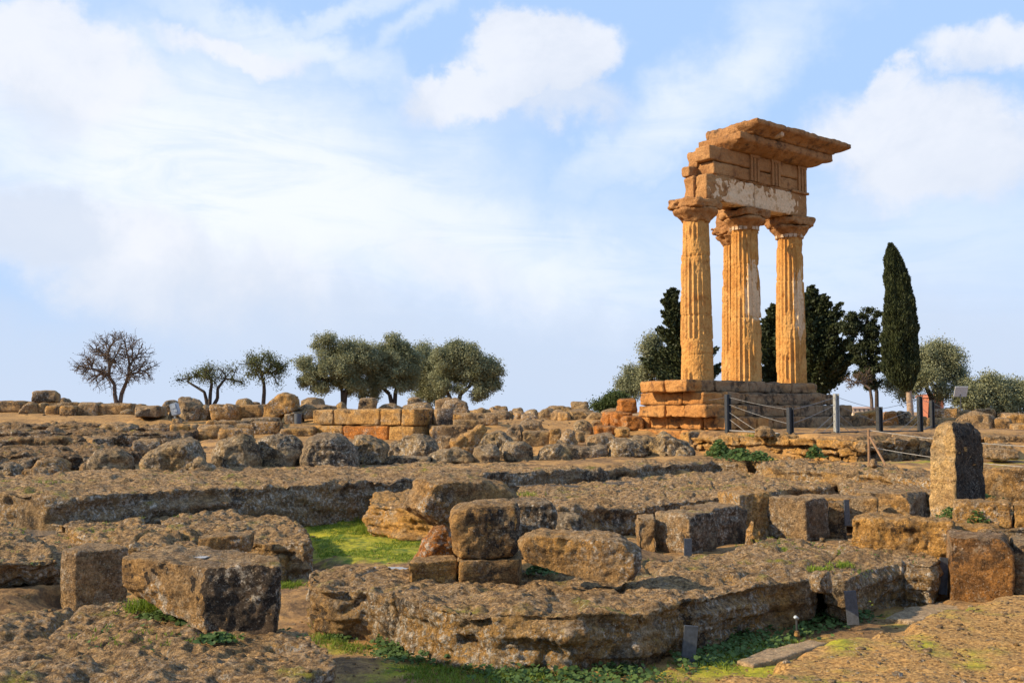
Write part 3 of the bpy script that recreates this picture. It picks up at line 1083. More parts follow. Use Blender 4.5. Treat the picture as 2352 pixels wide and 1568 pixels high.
def Sx(label, pts, D=None, th=0.8, a=90.0, mat=None, g=True, rnd=0.16, amp=0.06, pits=1.0, layer=0.5, keep=0.85, name='boulder', cat='boulder', group='weathered boulders among the ruins', bulge=0.25, sink=0.06, **kw):
    if name in ('boulder', 'rubble_stone'):
        kw.setdefault('facets', 5)
        rnd = rnd * 0.6
    """rock of given outline: a solid with its own thickness, narrower at back and front than in the middle"""
    yb = max(p[1] for p in pts)
    D = D or dep(yb)
    dr, dl = dirs(math.radians(a))
    cx = 0.5 * (min(p[0] for p in pts) + max(p[0] for p in pts))
    C = atd(cx, yb, D)
    ring = []
    for x, y in pts:
        r = ray(x, y)
        k = (C[:2] @ dl) / (r[:2] @ dl)
        ring.append(r * k)
    ring = np.array(ring)
    zb = ring[:, 2].min()
    if g:
        for q in ring:
            GROUND.append((q[0], q[1], zb))
            GROUND.append((q[0] + dl[0] * th, q[1] + dl[1] * th, zb))
    ring[:, 2] = np.where(ring[:, 2] < zb + 0.08, ring[:, 2] - sink, ring[:, 2])
    mid = ring.mean(0)
    base = np.array([mid[0], mid[1], zb])
    n = len(ring)
    lv = []
    for u, sc in ((0, 1 - bulge), (0.28, 1.0), (0.62, 1.0), (1.0, 1 - bulge)):
        q = base + (ring - base) * np.array([sc, sc, 1 - (1 - sc) * 0.8])
        q = q + np.array([dl[0], dl[1], 0]) * (u - 0.28) * th
        lv.append(q)
    v = np.concatenate(lv)
    f = [list(range(n)), list(range(4 * n - 1, 3 * n - 1, -1))]
    for k in range(3):
        for i in range(n):
            j = (i + 1) % n
            f.append([k * n + i, (k + 1) * n + i, (k + 1) * n + j, k * n + j])
    return stone(name, v, f, D, mat or M_BOULDER, label, cat, group, rnd=rnd, amp=amp, pits=pits, layer=layer, keep=keep, **kw)


def dome(x0, y0, x1, y1, k=0.0, n=11):
    """half-round outline in the picture"""
    pts = []
    for i in range(n):
        a = math.pi * i / (n - 1)
        u = -math.cos(a)
        h = math.sin(a) ** 0.6
        pts.append((0.5 * (x0 + x1) + 0.5 * (x1 - x0) * u + k * h * (x1 - x0), y1 - (y1 - y0) * h))
    pts[0] = (pts[0][0], y1)
    pts[-1] = (pts[-1][0], y1)
    return pts


def rbox(x0, y0, x1, y1, c=0.2):
    w, h = (x1 - x0) * c, (y1 - y0) * c
    return [(x0 + w * 0.3, y1), (x0, y1 - h), (x0, y0 + h), (x0 + w, y0), (x1 - w, y0), (x1, y0 + h), (x1, y1 - h), (x1 - w * 0.3, y1)]


# ---- foreground
Px('broad brown slab of rock filling the bottom left corner, under the big block',
   [(-260, 1420), (0, 1407), (150, 1395), (205, 1387), (260, 1377), (310, 1385), (420, 1410), (640, 1440), (705, 1442), (755, 1466), (778, 1500), (770, 1530), (700, 1560), (600, 1600), (450, 1760), (-500, 1760)], -1.75, -2.36, shrink=0.97, amp=0.045)
Px('long front slab with pale crusted edge, crossing the picture at bottom centre',
   [(700, 1338), (712, 1312), (760, 1302), (800, 1301), (850, 1312), (940, 1310), (1195, 1303), (1330, 1300), (1493, 1278), (1618, 1268), (1735, 1253), (1757, 1240), (1889, 1237), (1935, 1262), (1880, 1318), (1850, 1325), (1757, 1340), (1644, 1358), (1568, 1377), (1480, 1403), (1300, 1410), (1203, 1406), (1100, 1405), (1034, 1398), (925, 1374), (837, 1350), (760, 1349)], -1.80, -2.34, shrink=0.975, amp=0.055, layer=1.2)
Px('rock slab ending in a dark overhang, right end of the front row beside the largest right block',
   [(1895, 1320), (1905, 1290), (1940, 1262), (1925, 1245), (1946, 1238), (2059, 1244), (2148, 1264), (2170, 1285), (2140, 1296), (2059, 1290), (1985, 1304), (1940, 1328)], -1.80, -2.30, shrink=0.95, amp=0.05, layer=1.2)
Sx('small rock wedged in the cleft of the front slab', [(1866, 1345), (1862, 1325), (1880, 1308), (1905, 1310), (1916, 1330), (1912, 1350)], 11.0, 0.3, mat=M_SLAB, g=False, rnd=0.04, amp=0.03)
def puddle_block():
    up = [atz(x, y, -1.22) for x, y in ((281, 1282), (482, 1292), (645, 1297), (646, 1276), (560, 1262), (440, 1252), (310, 1258))]
    D = 8.4
    lo = [atz(x, y, z) for x, y, z in ((300, 1392, -1.64), (480, 1446, -1.79), (630, 1450, -1.79))] 
    up = np.array(up); up[1] -= [0, 0.14, 0]
    low = up.copy(); low[:, 2] = -1.79
    c = low[:, :2].mean(0)
    low[:, :2] = c + (low[:, :2] - c) * 0.95
    low[0, 2] = low[6, 2] = -1.54
    low[0, 0] += 0.10; low[6, 0] += 0.10
    mid = up.copy(); mid[:, 2] = -1.45; mid[0, 0] -= 0.0
    v = np.concatenate([low, mid, up]); n = 7
    f = [list(range(n - 1, -1, -1)), list(range(2 * n, 3 * n))]
    for k in range(2):
        for i in range(n):
            j = (i + 1) % n
            f.append([k * n + i, k * n + j, (k + 1) * n + j, (k + 1) * n + i])
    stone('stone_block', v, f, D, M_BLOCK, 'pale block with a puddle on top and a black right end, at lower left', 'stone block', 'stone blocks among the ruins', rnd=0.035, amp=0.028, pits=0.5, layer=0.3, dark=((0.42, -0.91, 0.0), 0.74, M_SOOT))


puddle_block()
Px('upright lichened block standing in the hollow behind the puddle block',
   [(141, 1260), (174, 1264), (294, 1257), (274, 1246), (200, 1245)], -1.58, -2.28, M_BLOCK, 11.6, True, 0.025, 0.022, 1.0, 0.2, 'stone_block', 'stone block', 'stone blocks among the ruins')
Px('bed of flat rock under the middle left ridges', [(-300, 1240), (-200, 1165), (100, 1160), (450, 1165), (690, 1200), (715, 1255), (650, 1275), (440, 1262), (300, 1290), (150, 1300), (-200, 1330)], -1.93, -2.3, amp=0.03, g=True, name='rock_bed')
Px('rough ridge of rock whose blunt right end meets the green patch',
   [(300, 1165), (342, 1148), (444, 1150), (506, 1166), (554, 1182), (620, 1186), (684, 1200), (706, 1220), (722, 1240), (700, 1246), (581, 1240), (505, 1236), (455, 1222), (430, 1206), (372, 1190)], -1.76, -2.22, shrink=1.0, amp=0.06, layer=1.2, name='rock_ridge')
Px('long rough ridge of rock running down the middle left towards the upright block',
   [(62, 1183), (85, 1157), (154, 1150), (232, 1166), (300, 1180), (342, 1202), (400, 1216), (446, 1228), (460, 1252), (380, 1264), (318, 1262), (219, 1245), (171, 1210), (120, 1197)], -1.77, -2.2, amp=0.07, layer=1.0, name='rock_ridge')
Px('lichened ledge with a deep undercut at the left edge of the picture',
   [(-200, 1205), (-120, 1188), (0, 1190), (30, 1200), (92, 1238), (106, 1254), (138, 1285), (90, 1290), (0, 1296), (-200, 1296)], -1.74, -2.02, amp=0.06, layer=1.3, name='rock_ridge', shrink=0.92)
Px('low footing of rock under the left undercut ledge', [(-200, 1330), (0, 1318), (140, 1322), (150, 1340), (60, 1366), (-200, 1375)], -2.06, -2.4, amp=0.04, name='rock_ledge', cat='rock ledge', g=False)
Fx('thin pale stone set into the end of the rough ridge', 451, 580, 1229, 1266, 13.6, 0.5, a=80, amp=0.03, g=False)
Px('long low bank of rock crossing the middle of the ruin from the left edge',
   [(-260, 1120), (-260, 1098), (0, 1093), (239, 1080), (444, 1075), (684, 1066), (1031, 1062), (1201, 1056), (1372, 1046), (1493, 1047), (1526, 1044), (1687, 1045), (1725, 1052), (1720, 1062), (1643, 1060), (1496, 1069), (1372, 1077), (1202, 1082), (1065, 1090), (962, 1097), (860, 1102), (804, 1106), (684, 1112), (513, 1120), (342, 1126), (205, 1134), (102, 1136), (0, 1130)], -1.35, -2.12, amp=0.06, layer=1.1, name='rock_bank', shrink=0.995)
Px('broken tail of the rock bank running right below the fence',
   [(1730, 1046), (1790, 1050), (1950, 1058), (2110, 1066), (2180, 1076), (2180, 1100), (2131, 1100), (2040, 1090), (1908, 1080), (1776, 1074), (1740, 1062)], -1.33, -1.75, M_SLAB, amp=0.07, layer=1.0, name='rock_bank')
Px('wide flat shelf of rock between the long bank and the squared blocks at right',
   [(1185, 1122), (1203, 1114), (1372, 1104), (1493, 1092), (1606, 1083), (1687, 1083), (1819, 1086), (1907, 1097), (1927, 1109), (1908, 1116), (1833, 1117), (1765, 1126), (1682, 1140), (1568, 1150), (1493, 1158), (1380, 1163), (1279, 1168), (1240, 1166), (1186, 1150)], -1.60, -2.14, amp=0.055, layer=1.2, name='rock_shelf')
Px('worn brown ledge of rock behind the lowest right blocks', [(1935, 1118), (1925, 1096), (1990, 1090), (2140, 1102), (2200, 1118), (2140, 1132), (2000, 1124)], -1.52, -2.1, amp=0.06, name='rock_ledge', cat='rock ledge')
Px('ragged lit rock ledge ending left of the leaning slab, over the green patch',
   [(848, 1156), (850, 1143), (866, 1135), (940, 1130), (1100, 1127), (1182, 1124), (1183, 1152), (1090, 1164), (1000, 1172), (930, 1168)], -1.60, -2.16, M_GOLD, amp=0.08, layer=1.4, rnd=0.06, name='rock_ledge', cat='rock ledge')
# centre pile
Px('low thin stone carrying the central pile, left of two', [(936, 1290), (950, 1277), (1048, 1271), (1052, 1283)], -1.60, -1.85, M_BLOCK, 11.2, False, 0.03, 0.022, 1, 0.3, 'stone_block', 'stone block', 'stone blocks among the ruins')
Px('low thin stone carrying the central pile, right of two', [(1055, 1286), (1056, 1270), (1196, 1262), (1204, 1272), (1190, 1282)], -1.60, -1.84, M_BLOCK, 11.3, False, 0.03, 0.022, 1, 0.3, 'stone_block', 'stone block', 'stone blocks among the ruins')
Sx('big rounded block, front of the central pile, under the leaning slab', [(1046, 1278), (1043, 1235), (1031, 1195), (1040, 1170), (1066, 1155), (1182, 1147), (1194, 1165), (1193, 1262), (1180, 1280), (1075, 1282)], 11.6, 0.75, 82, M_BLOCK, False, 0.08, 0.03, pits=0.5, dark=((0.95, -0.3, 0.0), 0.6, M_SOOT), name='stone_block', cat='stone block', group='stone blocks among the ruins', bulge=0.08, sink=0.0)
Sx('dark end of the block behind the socketed one in the central pile', [(1170, 1270), (1170, 1150), (1190, 1143), (1262, 1145), (1278, 1168), (1276, 1215), (1262, 1262), (1230, 1275)], 12.5, 0.8, 84, M_SHADESIDE, False, 0.05, 0.035, name='stone_block', cat='stone block', group='stone blocks among the ruins', bulge=0.1)
Sx('leaning slab with grooved sloping top, highest stone of the central pile', [(946, 1168), (955, 1140), (966, 1128), (974, 1099), (1008, 1090), (1116, 1094), (1150, 1106), (1187, 1134), (1186, 1150), (1110, 1240), (1036, 1222)], 13.0, 0.75, 66, M_BLOCK, False, 0.03, 0.03, name='stone_block', cat='stone block', group='stone blocks among the ruins', bulge=0.12)
Sx('orange wedge of stone propping the leaning slab', [(940, 1330), (962, 1278), (975, 1240), (993, 1206), (1030, 1210), (1052, 1240), (1060, 1330)], 12.2, 0.4, 80, M_ORANGE, False, 0.04, 0.04, name='stone_block', cat='stone block', group='stone blocks among the ruins', bulge=0.15)
Sx('rounded lichened boulder behind the fallen block, right of the central pile', dome(1268, 1180, 1345, 1240), 14.5, 0.7)
Sx('fallen block with slanting top lying on the front slab', [(1188, 1247), (1200, 1228), (1226, 1216), (1309, 1222), (1400, 1225), (1440, 1240), (1475, 1262), (1474, 1312), (1455, 1336), (1394, 1338), (1327, 1327), (1254, 1305), (1205, 1284)], 10.8, 0.5, 100, M_BLOCK, False, 0.022, 0.032, pits=0.5, dark=((0.95, -0.25, 0.0), 0.55, M_SHADESIDE), name='stone_block', cat='stone block', group='stone blocks among the ruins', bulge=0.10, sink=0.0)  # right face darker in colour, standing for its shade
# right group
Fx('narrow pale block at the left end of the right row', 1462, 1506, 1186, 1268, 15.6, 0.7, a=96)
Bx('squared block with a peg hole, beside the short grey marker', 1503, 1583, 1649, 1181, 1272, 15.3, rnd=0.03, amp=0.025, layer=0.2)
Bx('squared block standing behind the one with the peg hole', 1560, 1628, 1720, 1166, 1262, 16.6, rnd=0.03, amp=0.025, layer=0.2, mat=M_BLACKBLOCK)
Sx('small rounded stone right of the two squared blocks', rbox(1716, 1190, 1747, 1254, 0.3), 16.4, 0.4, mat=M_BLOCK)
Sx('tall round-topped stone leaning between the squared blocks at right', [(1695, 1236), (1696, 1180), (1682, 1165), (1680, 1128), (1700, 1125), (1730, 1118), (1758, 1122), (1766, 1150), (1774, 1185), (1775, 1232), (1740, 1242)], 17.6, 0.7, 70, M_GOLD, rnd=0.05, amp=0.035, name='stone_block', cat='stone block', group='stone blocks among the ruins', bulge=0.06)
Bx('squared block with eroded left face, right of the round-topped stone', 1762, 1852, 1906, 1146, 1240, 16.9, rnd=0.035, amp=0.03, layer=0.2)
Fx('dark narrow block between the squared block and the tall grey marker', 1900, 1946, 1150, 1242, 17.6, 0.6, mat=M_BLACKBLOCK, a=106)
Fx('long low stone in the right row, behind the tall grey marker', 1826, 2016, 1141, 1200, 18.4, 0.7, a=105, rnd=0.03, amp=0.03, layer=0.2)
Fx('low stone continuing the right row towards the standing stone', 2018, 2092, 1156, 1205, 18.9, 0.7, a=106, rnd=0.03, amp=0.03)
Bx('low block ending the right row beside the standing stone', 1950, 2092, 2134, 1134, 1205, 18.6, a=36, rnd=0.03, amp=0.03)
Fx('long lit block with crumbling top, left of the largest right block', 1954, 2186, 1190, 1300, 13.9, 0.72, a=112, rnd=0.06, amp=0.045, mat=M_GOLD)
Fx('low stone under the horizontal beams at right', 2172, 2300, 1204, 1270, 13.6, 0.9, a=112, rnd=0.04, amp=0.03, mat=M_GOLD, g=False)
Fx('largest squared block at the lower right, stained dark orange', 2182, 2326, 1232, 1374, 12.4, 0.85, a=110, rnd=0.03, amp=0.022, layer=0.15, mat=rock_mat('dark_orange_stone', (0.30, 0.15, 0.055), (0.42, 0.19, 0.045), (0.09, 0.045, 0.02), (0.36, 0.24, 0.13), lichen=0.15, black=0.55, crust=0.8, moss=0.0))
Fx('squared block cut by the right edge of the picture', 2328, 2420, 1246, 1374, 12.4, 0.8, a=112, rnd=0.03, amp=0.022, layer=0.15)
M_STAND = rock_mat('standing_stone', (0.66, 0.43, 0.19), (0.76, 0.48, 0.17), (0.36, 0.20, 0.08), (0.14, 0.10, 0.06), lichen=0.30, black=0.25, crust=0.7, moss=0.0, fine=0.8)
def standing():
    D = 14.75
    dr, dl = dirs(math.radians(48))
    lv = []
    for yt, xl, xc, xr in ((1200, 2134, 2196, 2266), (1100, 2132, 2195, 2264), (1030, 2135, 2194, 2260), (1000, 2139, 2192, 2255), (984, 2148, 2190, 2247), (974, 2160, 2190, 2236), (969, 2172, 2192, 2224)):
        top = atd(xc, yt, D)
        C = top[:2]
        lr, ll = reach(C, top[2], dr, xr), reach(C, top[2], dl, xl)
        if yt < 990:
            C = C + (dr + dl) * 0.06 * (990 - yt) / 16
        lv.append((top[2], [C, C + dr * lr, C + dr * lr + dl * ll, C + dl * ll]))
    v, f = loft(lv)
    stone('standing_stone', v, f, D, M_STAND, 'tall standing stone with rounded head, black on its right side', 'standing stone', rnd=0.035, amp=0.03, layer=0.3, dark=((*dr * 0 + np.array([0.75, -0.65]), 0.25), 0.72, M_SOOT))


standing()
Fx('horizontal pale beam of stone at the foot of the standing stone', 2190, 2324, 1148, 1204, 13.9, 0.5, a=110, mat=M_GOLD, g=False, rnd=0.04, amp=0.03, name='stone_beam')
Fx('pale beam of stone running off the right edge', 2327, 2440, 1156, 1212, 13.6, 0.5, a=112, mat=M_GOLD, g=False, rnd=0.04, amp=0.03, name='stone_beam')
Fx('dark wall block right of the standing stone', 2258, 2460, 1074, 1160, 16.2, 0.6, a=114, mat=M_BLACKBLOCK, g=False, rnd=0.04, amp=0.03, sink=0.5)
Px('earth shelf carrying the standing stone', [(2120, 1192), (2170, 1178), (2270, 1160), (2500, 1160), (2500, 1215), (2260, 1215)], -1.50, -2.1, M_SLAB, amp=0.03, g=False, name='rock_shelf')

Px('pale worn paving stone in the trench before the largest right block', [(2029, 1416), (2082, 1394), (2203, 1370), (2290, 1374), (2200, 1402), (2100, 1424)], -2.25, -2.36, rock_mat('paving_stone', (0.46, 0.34, 0.22), (0.50, 0.34, 0.18), (0.22, 0.15, 0.09), (0.50, 0.36, 0.22), lichen=0.1, black=0.1, crust=0.5, moss=0.6, bump=0.5, fine=0.6), None, False, 0.02, 0.012, 0.4, 0.2, 'paving_stone', 'paving stone', 'worn paving stones in the trench')
Px('pale worn paving stone in the trench near the leaning marker', [(1690, 1512), (1760, 1488), (1860, 1468), (1900, 1474), (1800, 1508), (1730, 1524)], -2.272, -2.36, bpy.data.materials['paving_stone'], None, False, 0.02, 0.012, 0.4, 0.2, 'paving_stone', 'paving stone', 'worn paving stones in the trench')

# ---- row of great boulders behind the long bank
Sx('large domed boulder with an orange flank at the left of the boulder row', [(311, 1084), (316, 1058), (345, 1034), (380, 1013), (420, 1002), (446, 1006), (463, 1030), (477, 1056), (477, 1080), (440, 1085)], None, 1.3, mat=M_BOULDER)
Sx('small grey wedge propped against the large domed boulder', [(436, 1081), (446, 1050), (466, 1047), (474, 1062), (487, 1068), (495, 1081)], 23.6, 0.4, mat=M_BOULDER, rnd=0.05, g=False, name='stone_block', cat='stone block', group='stone blocks among the ruins')
Sx('boulder with a high pointed crest, third in the boulder row', [(478, 1075), (480, 1040), (492, 1022), (520, 1006), (548, 995), (566, 993), (578, 1006), (588, 1036), (592, 1074)], None, 1.2)
Sx('blocky brown boulder with a dark cleft at its right', rbox(586, 997, 693, 1072, 0.25), 26.0, 1.2)
Sx('wide boulder with a round hole near its top', [(690, 1072), (690, 1030), (700, 1008), (722, 998), (770, 996), (800, 1010), (816, 1035), (820, 1070)], None, 1.3)
Sx('round boulder with an orange scar on its right side', [(815, 1064), (800, 1010), (812, 997), (838, 997), (866, 1003), (886, 1018), (892, 1036), (884, 1062)], 26.6, 1.1)
Sx('low dark rock squeezed between the scarred boulder and the dome', dome(884, 1014, 925, 1050), 29.0, 0.7)
Sx('smooth dome of rock with whitish foot, centre of the boulder row', dome(902, 996, 1008, 1056), 28.2, 1.3)
Fx('flat dark slab in front of the dome of rock', 885, 988, 1048, 1068, 26.6, 0.6, a=90, mat=M_BOULDER, name='stone_slab')
Sx('low rounded boulder beside the pitched slab', [(986, 1063), (988, 1046), (1010, 1034), (1040, 1029), (1076, 1031), (1088, 1044), (1090, 1060)], 27.2, 0.8)
Sx('barrel-shaped boulder in front of the big mound', [(1088, 1060), (1086, 1038), (1096, 1024), (1120, 1018), (1138, 1024), (1145, 1040), (1144, 1058)], 27.2, 0.8)
Sx('big lichened mound of rock in the middle of the boulder row', [(1090, 1056), (1100, 1024), (1112, 1005), (1136, 990), (1158, 992), (1176, 1010), (1200, 1030), (1210, 1056)], 28.6, 1.3)
Sx('rounded boulder right of the lichened mound', rbox(1150, 1013, 1232, 1057, 0.3), 27.6, 1.0)
Sx('pitched slab with a sunken golden face, leaning left of the mound', [(1036, 1036), (1036, 1013), (1070, 994), (1104, 976), (1118, 986), (1108, 1006), (1096, 1036)], 29.6, 0.6, 82, M_GOLD, rnd=0.05, bulge=0.05, name='stone_slab', cat='stone slab', group='stone blocks among the ruins')
Fx('small grey stone at the foot of the golden wall', 1012, 1040, 1000, 1034, 30.0, 0.5, mat=M_FAR)
Fx('dark ledge block behind the rounded boulder', 1204, 1264, 991, 1024, 30.5, 0.9, mat=M_FAR, a=84)
Sx('long low egg-shaped boulder on the back edge of the bank', dome(1232, 1024, 1316, 1056), 27.6, 0.8)
Sx('long dark block with a raised lit left end', [(1274, 1054), (1276, 1009), (1290, 1008), (1312, 1018), (1330, 1022), (1397, 1023), (1398, 1050)], 28.6, 0.8, rnd=0.07, name='stone_block', cat='stone block', group='stone blocks among the ruins')
Fx('upright pale stone, left of a pair on the slope', 1262, 1291, 983, 1026, 30.4, 0.5, mat=M_BLOCK, rnd=0.1)
Sx('upright tapering stone, right of a pair on the slope', [(1286, 1024), (1290, 990), (1302, 981), (1318, 983), (1326, 1002), (1328, 1022)], 30.0, 0.6, rnd=0.07, mat=M_BLOCK)
Fx('stubby upright stone beyond the pair', 1325, 1347, 988, 1014, 31.4, 0.4, mat=M_FAR, rnd=0.07)
Sx('grey boulder with a flat split face below the wedge', dome(1316, 965, 1364, 995), None, 0.8)
Sx('pointed brown boulder on the bare slope', [(1182, 988), (1194, 970), (1214, 958), (1226, 964), (1244, 970), (1254, 988)], None, 0.9, mat=M_FAR)
Sx('upright wedge of rock behind the big mound', [(1166, 1018), (1163, 990), (1172, 982), (1190, 975), (1202, 990), (1212, 1018)], 31.0, 0.7, mat=M_BLOCK)
Sx('low tan boulder right of the stubby stone', dome(1346, 995, 1422, 1026), 30.5, 1.0, mat=M_BLOCK)
Sx('bulky boulder with lit left shoulder below the orange blocks', [(1394, 1047), (1396, 1018), (1410, 1009), (1440, 1008), (1470, 1016), (1490, 1034), (1488, 1047)], 28.6, 1.0)
Sx('grey boulder behind the bulky one, near the temple foot', rbox(1430, 1000, 1530, 1046, 0.3), 29.6, 1.0)
Sx('cracked mound of rock against the temple foot', [(1495, 1044), (1500, 1000), (1518, 990), (1540, 993), (1552, 1006), (1578, 1014), (1600, 1036), (1598, 1046)], 29.0, 1.0)
Sx('small dark stone at the toe of the cracked mound', dome(1546, 1032, 1588, 1048), 28.2, 0.4)
# left foreground of the row
Sx('black-crusted boulder at the left, before the terraces', [(198, 1087), (199, 1052), (208, 1038), (232, 1031), (272, 1030), (290, 1040), (298, 1064), (296, 1086)], 24.2, 1.1)
Sx('small pale rock leaning on the black-crusted boulder', dome(181, 1062, 203, 1086), 24.0, 0.4, mat=M_BLOCK)
Sx('pointed mound of rock near the left edge', [(68, 1084), (86, 1062), (104, 1050), (124, 1054), (146, 1070), (158, 1084)], 24.4, 1.0, mat=M_BLOCK)
Sx('mossy low rock below the pointed mound', dome(40, 1074, 150, 1094), 23.0, 0.6, mat=M_SLAB)
Sx('pitted grey rock at the left edge', dome(-30, 1064, 44, 1092), 23.6, 0.8)
Sx('small rough rock between the pitted one and the pointed mound', dome(44, 1060, 71, 1076), 25.0, 0.5, mat=M_FAR)
# ---- terraces cut in the rock, left
def ledge(label, x0, x1, yt, yb, D, th, mat=None):
    return Fx(label, x0, x1, yt, yb, D, th, mat or M_TERRACE, a=89, rnd=0.05, amp=0.09, layer=1.3, name='rock_terrace', cat='rock terrace', group='rock terraces on the left slope')


ledge('lowest rock terrace at the left edge, behind the pointed mound', -60, 262, 1043, 1078, 25.2, 2.2)
ledge('second rock terrace from below, under the squared pale block', -60, 300, 1029, 1046, 27.6, 2.0)
ledge('thin rock terrace left of the squared pale block', -60, 165, 1009, 1034, 29.6, 1.6)
ledge('rock terrace stretching behind the squared pale block', 225, 420, 993, 1034, 31.5, 2.0)
ledge('third long terrace at the left edge', -60, 232, 990, 1014, 32.5, 2.0)
ledge('topmost terrace under the dry grass at the left edge', -60, 206, 975, 996, 35.0, 2.6)
ledge('topmost terrace of cut blocks left of the ruined course', 304, 398, 978, 1000, 34.6, 2.0)
Sx('mossy hump of earth and rock between the terraces', dome(222, 969, 312, 998), 34.8, 1.6, mat=M_SLAB, name='rock_hump', cat='rock')
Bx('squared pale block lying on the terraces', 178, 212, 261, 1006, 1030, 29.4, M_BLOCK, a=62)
Sx('rough stone touching the squared pale block', rbox(154, 1007, 184, 1030, 0.3), 29.8, 0.5, mat=M_FAR)
Bx('pale block with grass at its foot, left of the domed boulder', 305, 316, 372, 1007, 1040, 29.5, M_BLOCK, a=74)
# ---- wall blocks along the left skyline
G2 = 'blocks of the wall on the left skyline'
def sky(label, *a, **k):
    k.setdefault('mat', M_FAR)
    k.setdefault('group', G2)
    k.setdefault('rnd', 0.09)
    return (Fx if len(a) == 4 or len(a) == 6 else Bx)(label, *a, **k)


Fx('dark block at the left end of the skyline wall', -60, 52, 920, 945, 44, 1.2, M_BLACKBLOCK, rnd=0.08, group=G2)
Fx('dark strip of wall behind the left skyline blocks', 60, 182, 923, 950, 45.5, 1.0, M_FAR, rnd=0.08, group=G2)
Bx('loose block perched on top of the left skyline wall', 71, 84, 141, 897, 922.5, 44.6, M_FAR, a=80, g=False, rnd=0.08, group=G2)
Sx('low stone behind the perched block', dome(136, 912, 161, 926), 46, 0.6, mat=M_FAR, g=False)
Sx('sloping pale boulder below the perched block', [(39, 950), (52, 932), (64, 923), (84, 925), (88, 950)], 43.2, 1.0, mat=M_BLOCK)
Fx('slim block right of the sloping pale boulder', 86, 101, 925, 950, 43.2, 0.8, M_FAR, group=G2)
Fx('small dark block, fourth along the left skyline wall', 102, 134, 930, 951, 42.4, 0.8, M_BLACKBLOCK, group=G2)
Fx('dark rounded block before the longest skyline block', 135, 173, 931, 955, 41.6, 0.9, M_BLACKBLOCK, rnd=0.14, group=G2)
Fx('light brown half of the longest block under the bare tree', 174, 223, 924, 955, 42, 1.0, M_BLOCK, rnd=0.05, group=G2)
Fx('shade-darkened half of the longest block under the bare tree', 224, 300, 925, 954, 42.2, 1.0, M_BLACKBLOCK, rnd=0.06, group=G2)  # same block as the lit half; the darker stone paints its shade
Sx('leaning end stone of the wall under the bare tree', [(286, 950), (288, 926), (298, 926), (311, 936), (310, 950)], 42.6, 0.8, mat=M_FAR)
Sx('low loose stone in front of the wall end', dome(274, 938, 308, 952), 41.4, 0.6, mat=M_FAR)
Bx('pale block with dark joint, left of the floodlight', 308, 334, 388, 932, 955, 42, M_BLOCK, a=76, group=G2)
Fx('small stone on top of the pale block left of the floodlight', 312, 331, 927, 934, 42.6, 0.5, M_FAR, g=False, group=G2)
Sx('rounded rock on the skyline behind the floodlight', dome(368, 917, 408, 945), 44, 1.0, mat=M_FAR)
Sx('big overhanging boulder beside the floodlight', [(412, 968), (406, 945), (407, 920), (412, 912), (434, 911), (452, 918), (462, 930), (461, 955), (455, 968)], 39.0, 1.4, mat=M_FAR, rnd=0.12)
Sx('small brown rock at the foot of the floodlight boulder', dome(385, 936, 412, 962), 39.4, 0.6, mat=M_FAR)
Sx('grey pitted block between the overhanging boulder and the brown block', rbox(449, 929, 484, 966, 0.2), 39.2, 0.9, mat=M_FAR)
Fx('brown pitted block under the spreading small tree', 480, 547, 929, 965, 38.6, 1.2, M_BLOCK, rnd=0.12, amp=0.06, group=G2)
Fx('wide tan block left of the great wedge', 546, 606, 929, 960, 39.4, 1.2, M_BLOCK, rnd=0.06, group=G2)
Sx('humped rock on the skyline behind the tan block', dome(541, 914, 576, 936), 42, 0.8, mat=M_FAR, g=False)
Fx('thin block on the skyline behind the tan block', 572, 595, 923, 936, 42, 0.6, M_FAR, g=False, group=G2)
Sx('great wedge-shaped block with a slanting back', [(604, 972), (604, 930), (628, 914), (652, 901), (676, 903), (681, 922), (679, 944), (660, 950), (640, 958), (630, 972)], 38.4, 1.3, mat=M_BLOCK, rnd=0.06, bulge=0.06, name='stone_block', cat='stone block', group=G2)
Fx('small block under the toe of the great wedge', 652, 694, 945, 974, 38.0, 0.8, M_FAR, rnd=0.06, group=G2)
Sx('layered slab tilted on the skyline right of the great wedge', [(679, 938), (684, 924), (704, 914), (738, 914), (746, 928), (744, 938)], 41, 1.2, mat=M_FAR)
Sx('flat-topped overhanging rock before the golden wall', [(680, 958), (680, 934), (700, 929), (760, 931), (772, 940), (768, 958)], 38.6, 1.4, mat=M_FAR)
Sx('pointed stone on the skyline at the left end of the golden wall', [(762, 944), (770, 927), (784, 921), (793, 926), (799, 944)], 40, 0.7, mat=M_FAR, g=False)
# ruined course below
G3 = 'blocks of the low ruined course on the left'
Fx('first block of the ruined course, below the floodlight', 390, 433, 974, 1006, 33.6, 1.0, M_GOLD, a=80, group=G3)
Fx('thin golden block with a dark crack in the ruined course', 433, 450, 974, 1006, 33.8, 1.0, M_GOLD, a=80, group=G3)
Fx('long pale block in the ruined course with a weed at its foot', 451, 532, 976, 1012, 33.4, 1.0, M_BLOCK, a=82, group=G3)
Fx('flat slab lying before the long pale block', 500, 574, 984, 1008, 32.4, 0.9, M_BLOCK, a=86, group=G3)
Fx('dark slab resting above the ruined course', 491, 564, 965, 984, 35.6, 1.0, M_BLACKBLOCK, a=86, group=G3)
Fx('small orange stone beside the dark slab', 473, 492, 965, 976, 36.4, 0.6, M_GOLD, group=G3)
Fx('flat brown stone in front of the dark slab', 534, 578, 973, 990, 34.8, 0.8, M_FAR, group=G3)
Fx('upper flat block right of the dark slab', 553, 634, 959.5, 976, 36.4, 1.0, M_FAR, a=86, group=G3)
Fx('big blackened block stepping down right of the ruined course', 575, 644, 968, 998, 34.4, 1.2, M_BLACKBLOCK, a=84, group=G3)
Fx('low earth-covered ledge before the golden wall', 640, 720, 980, 1000, 34.2, 1.2, M_SLAB, group=G3)
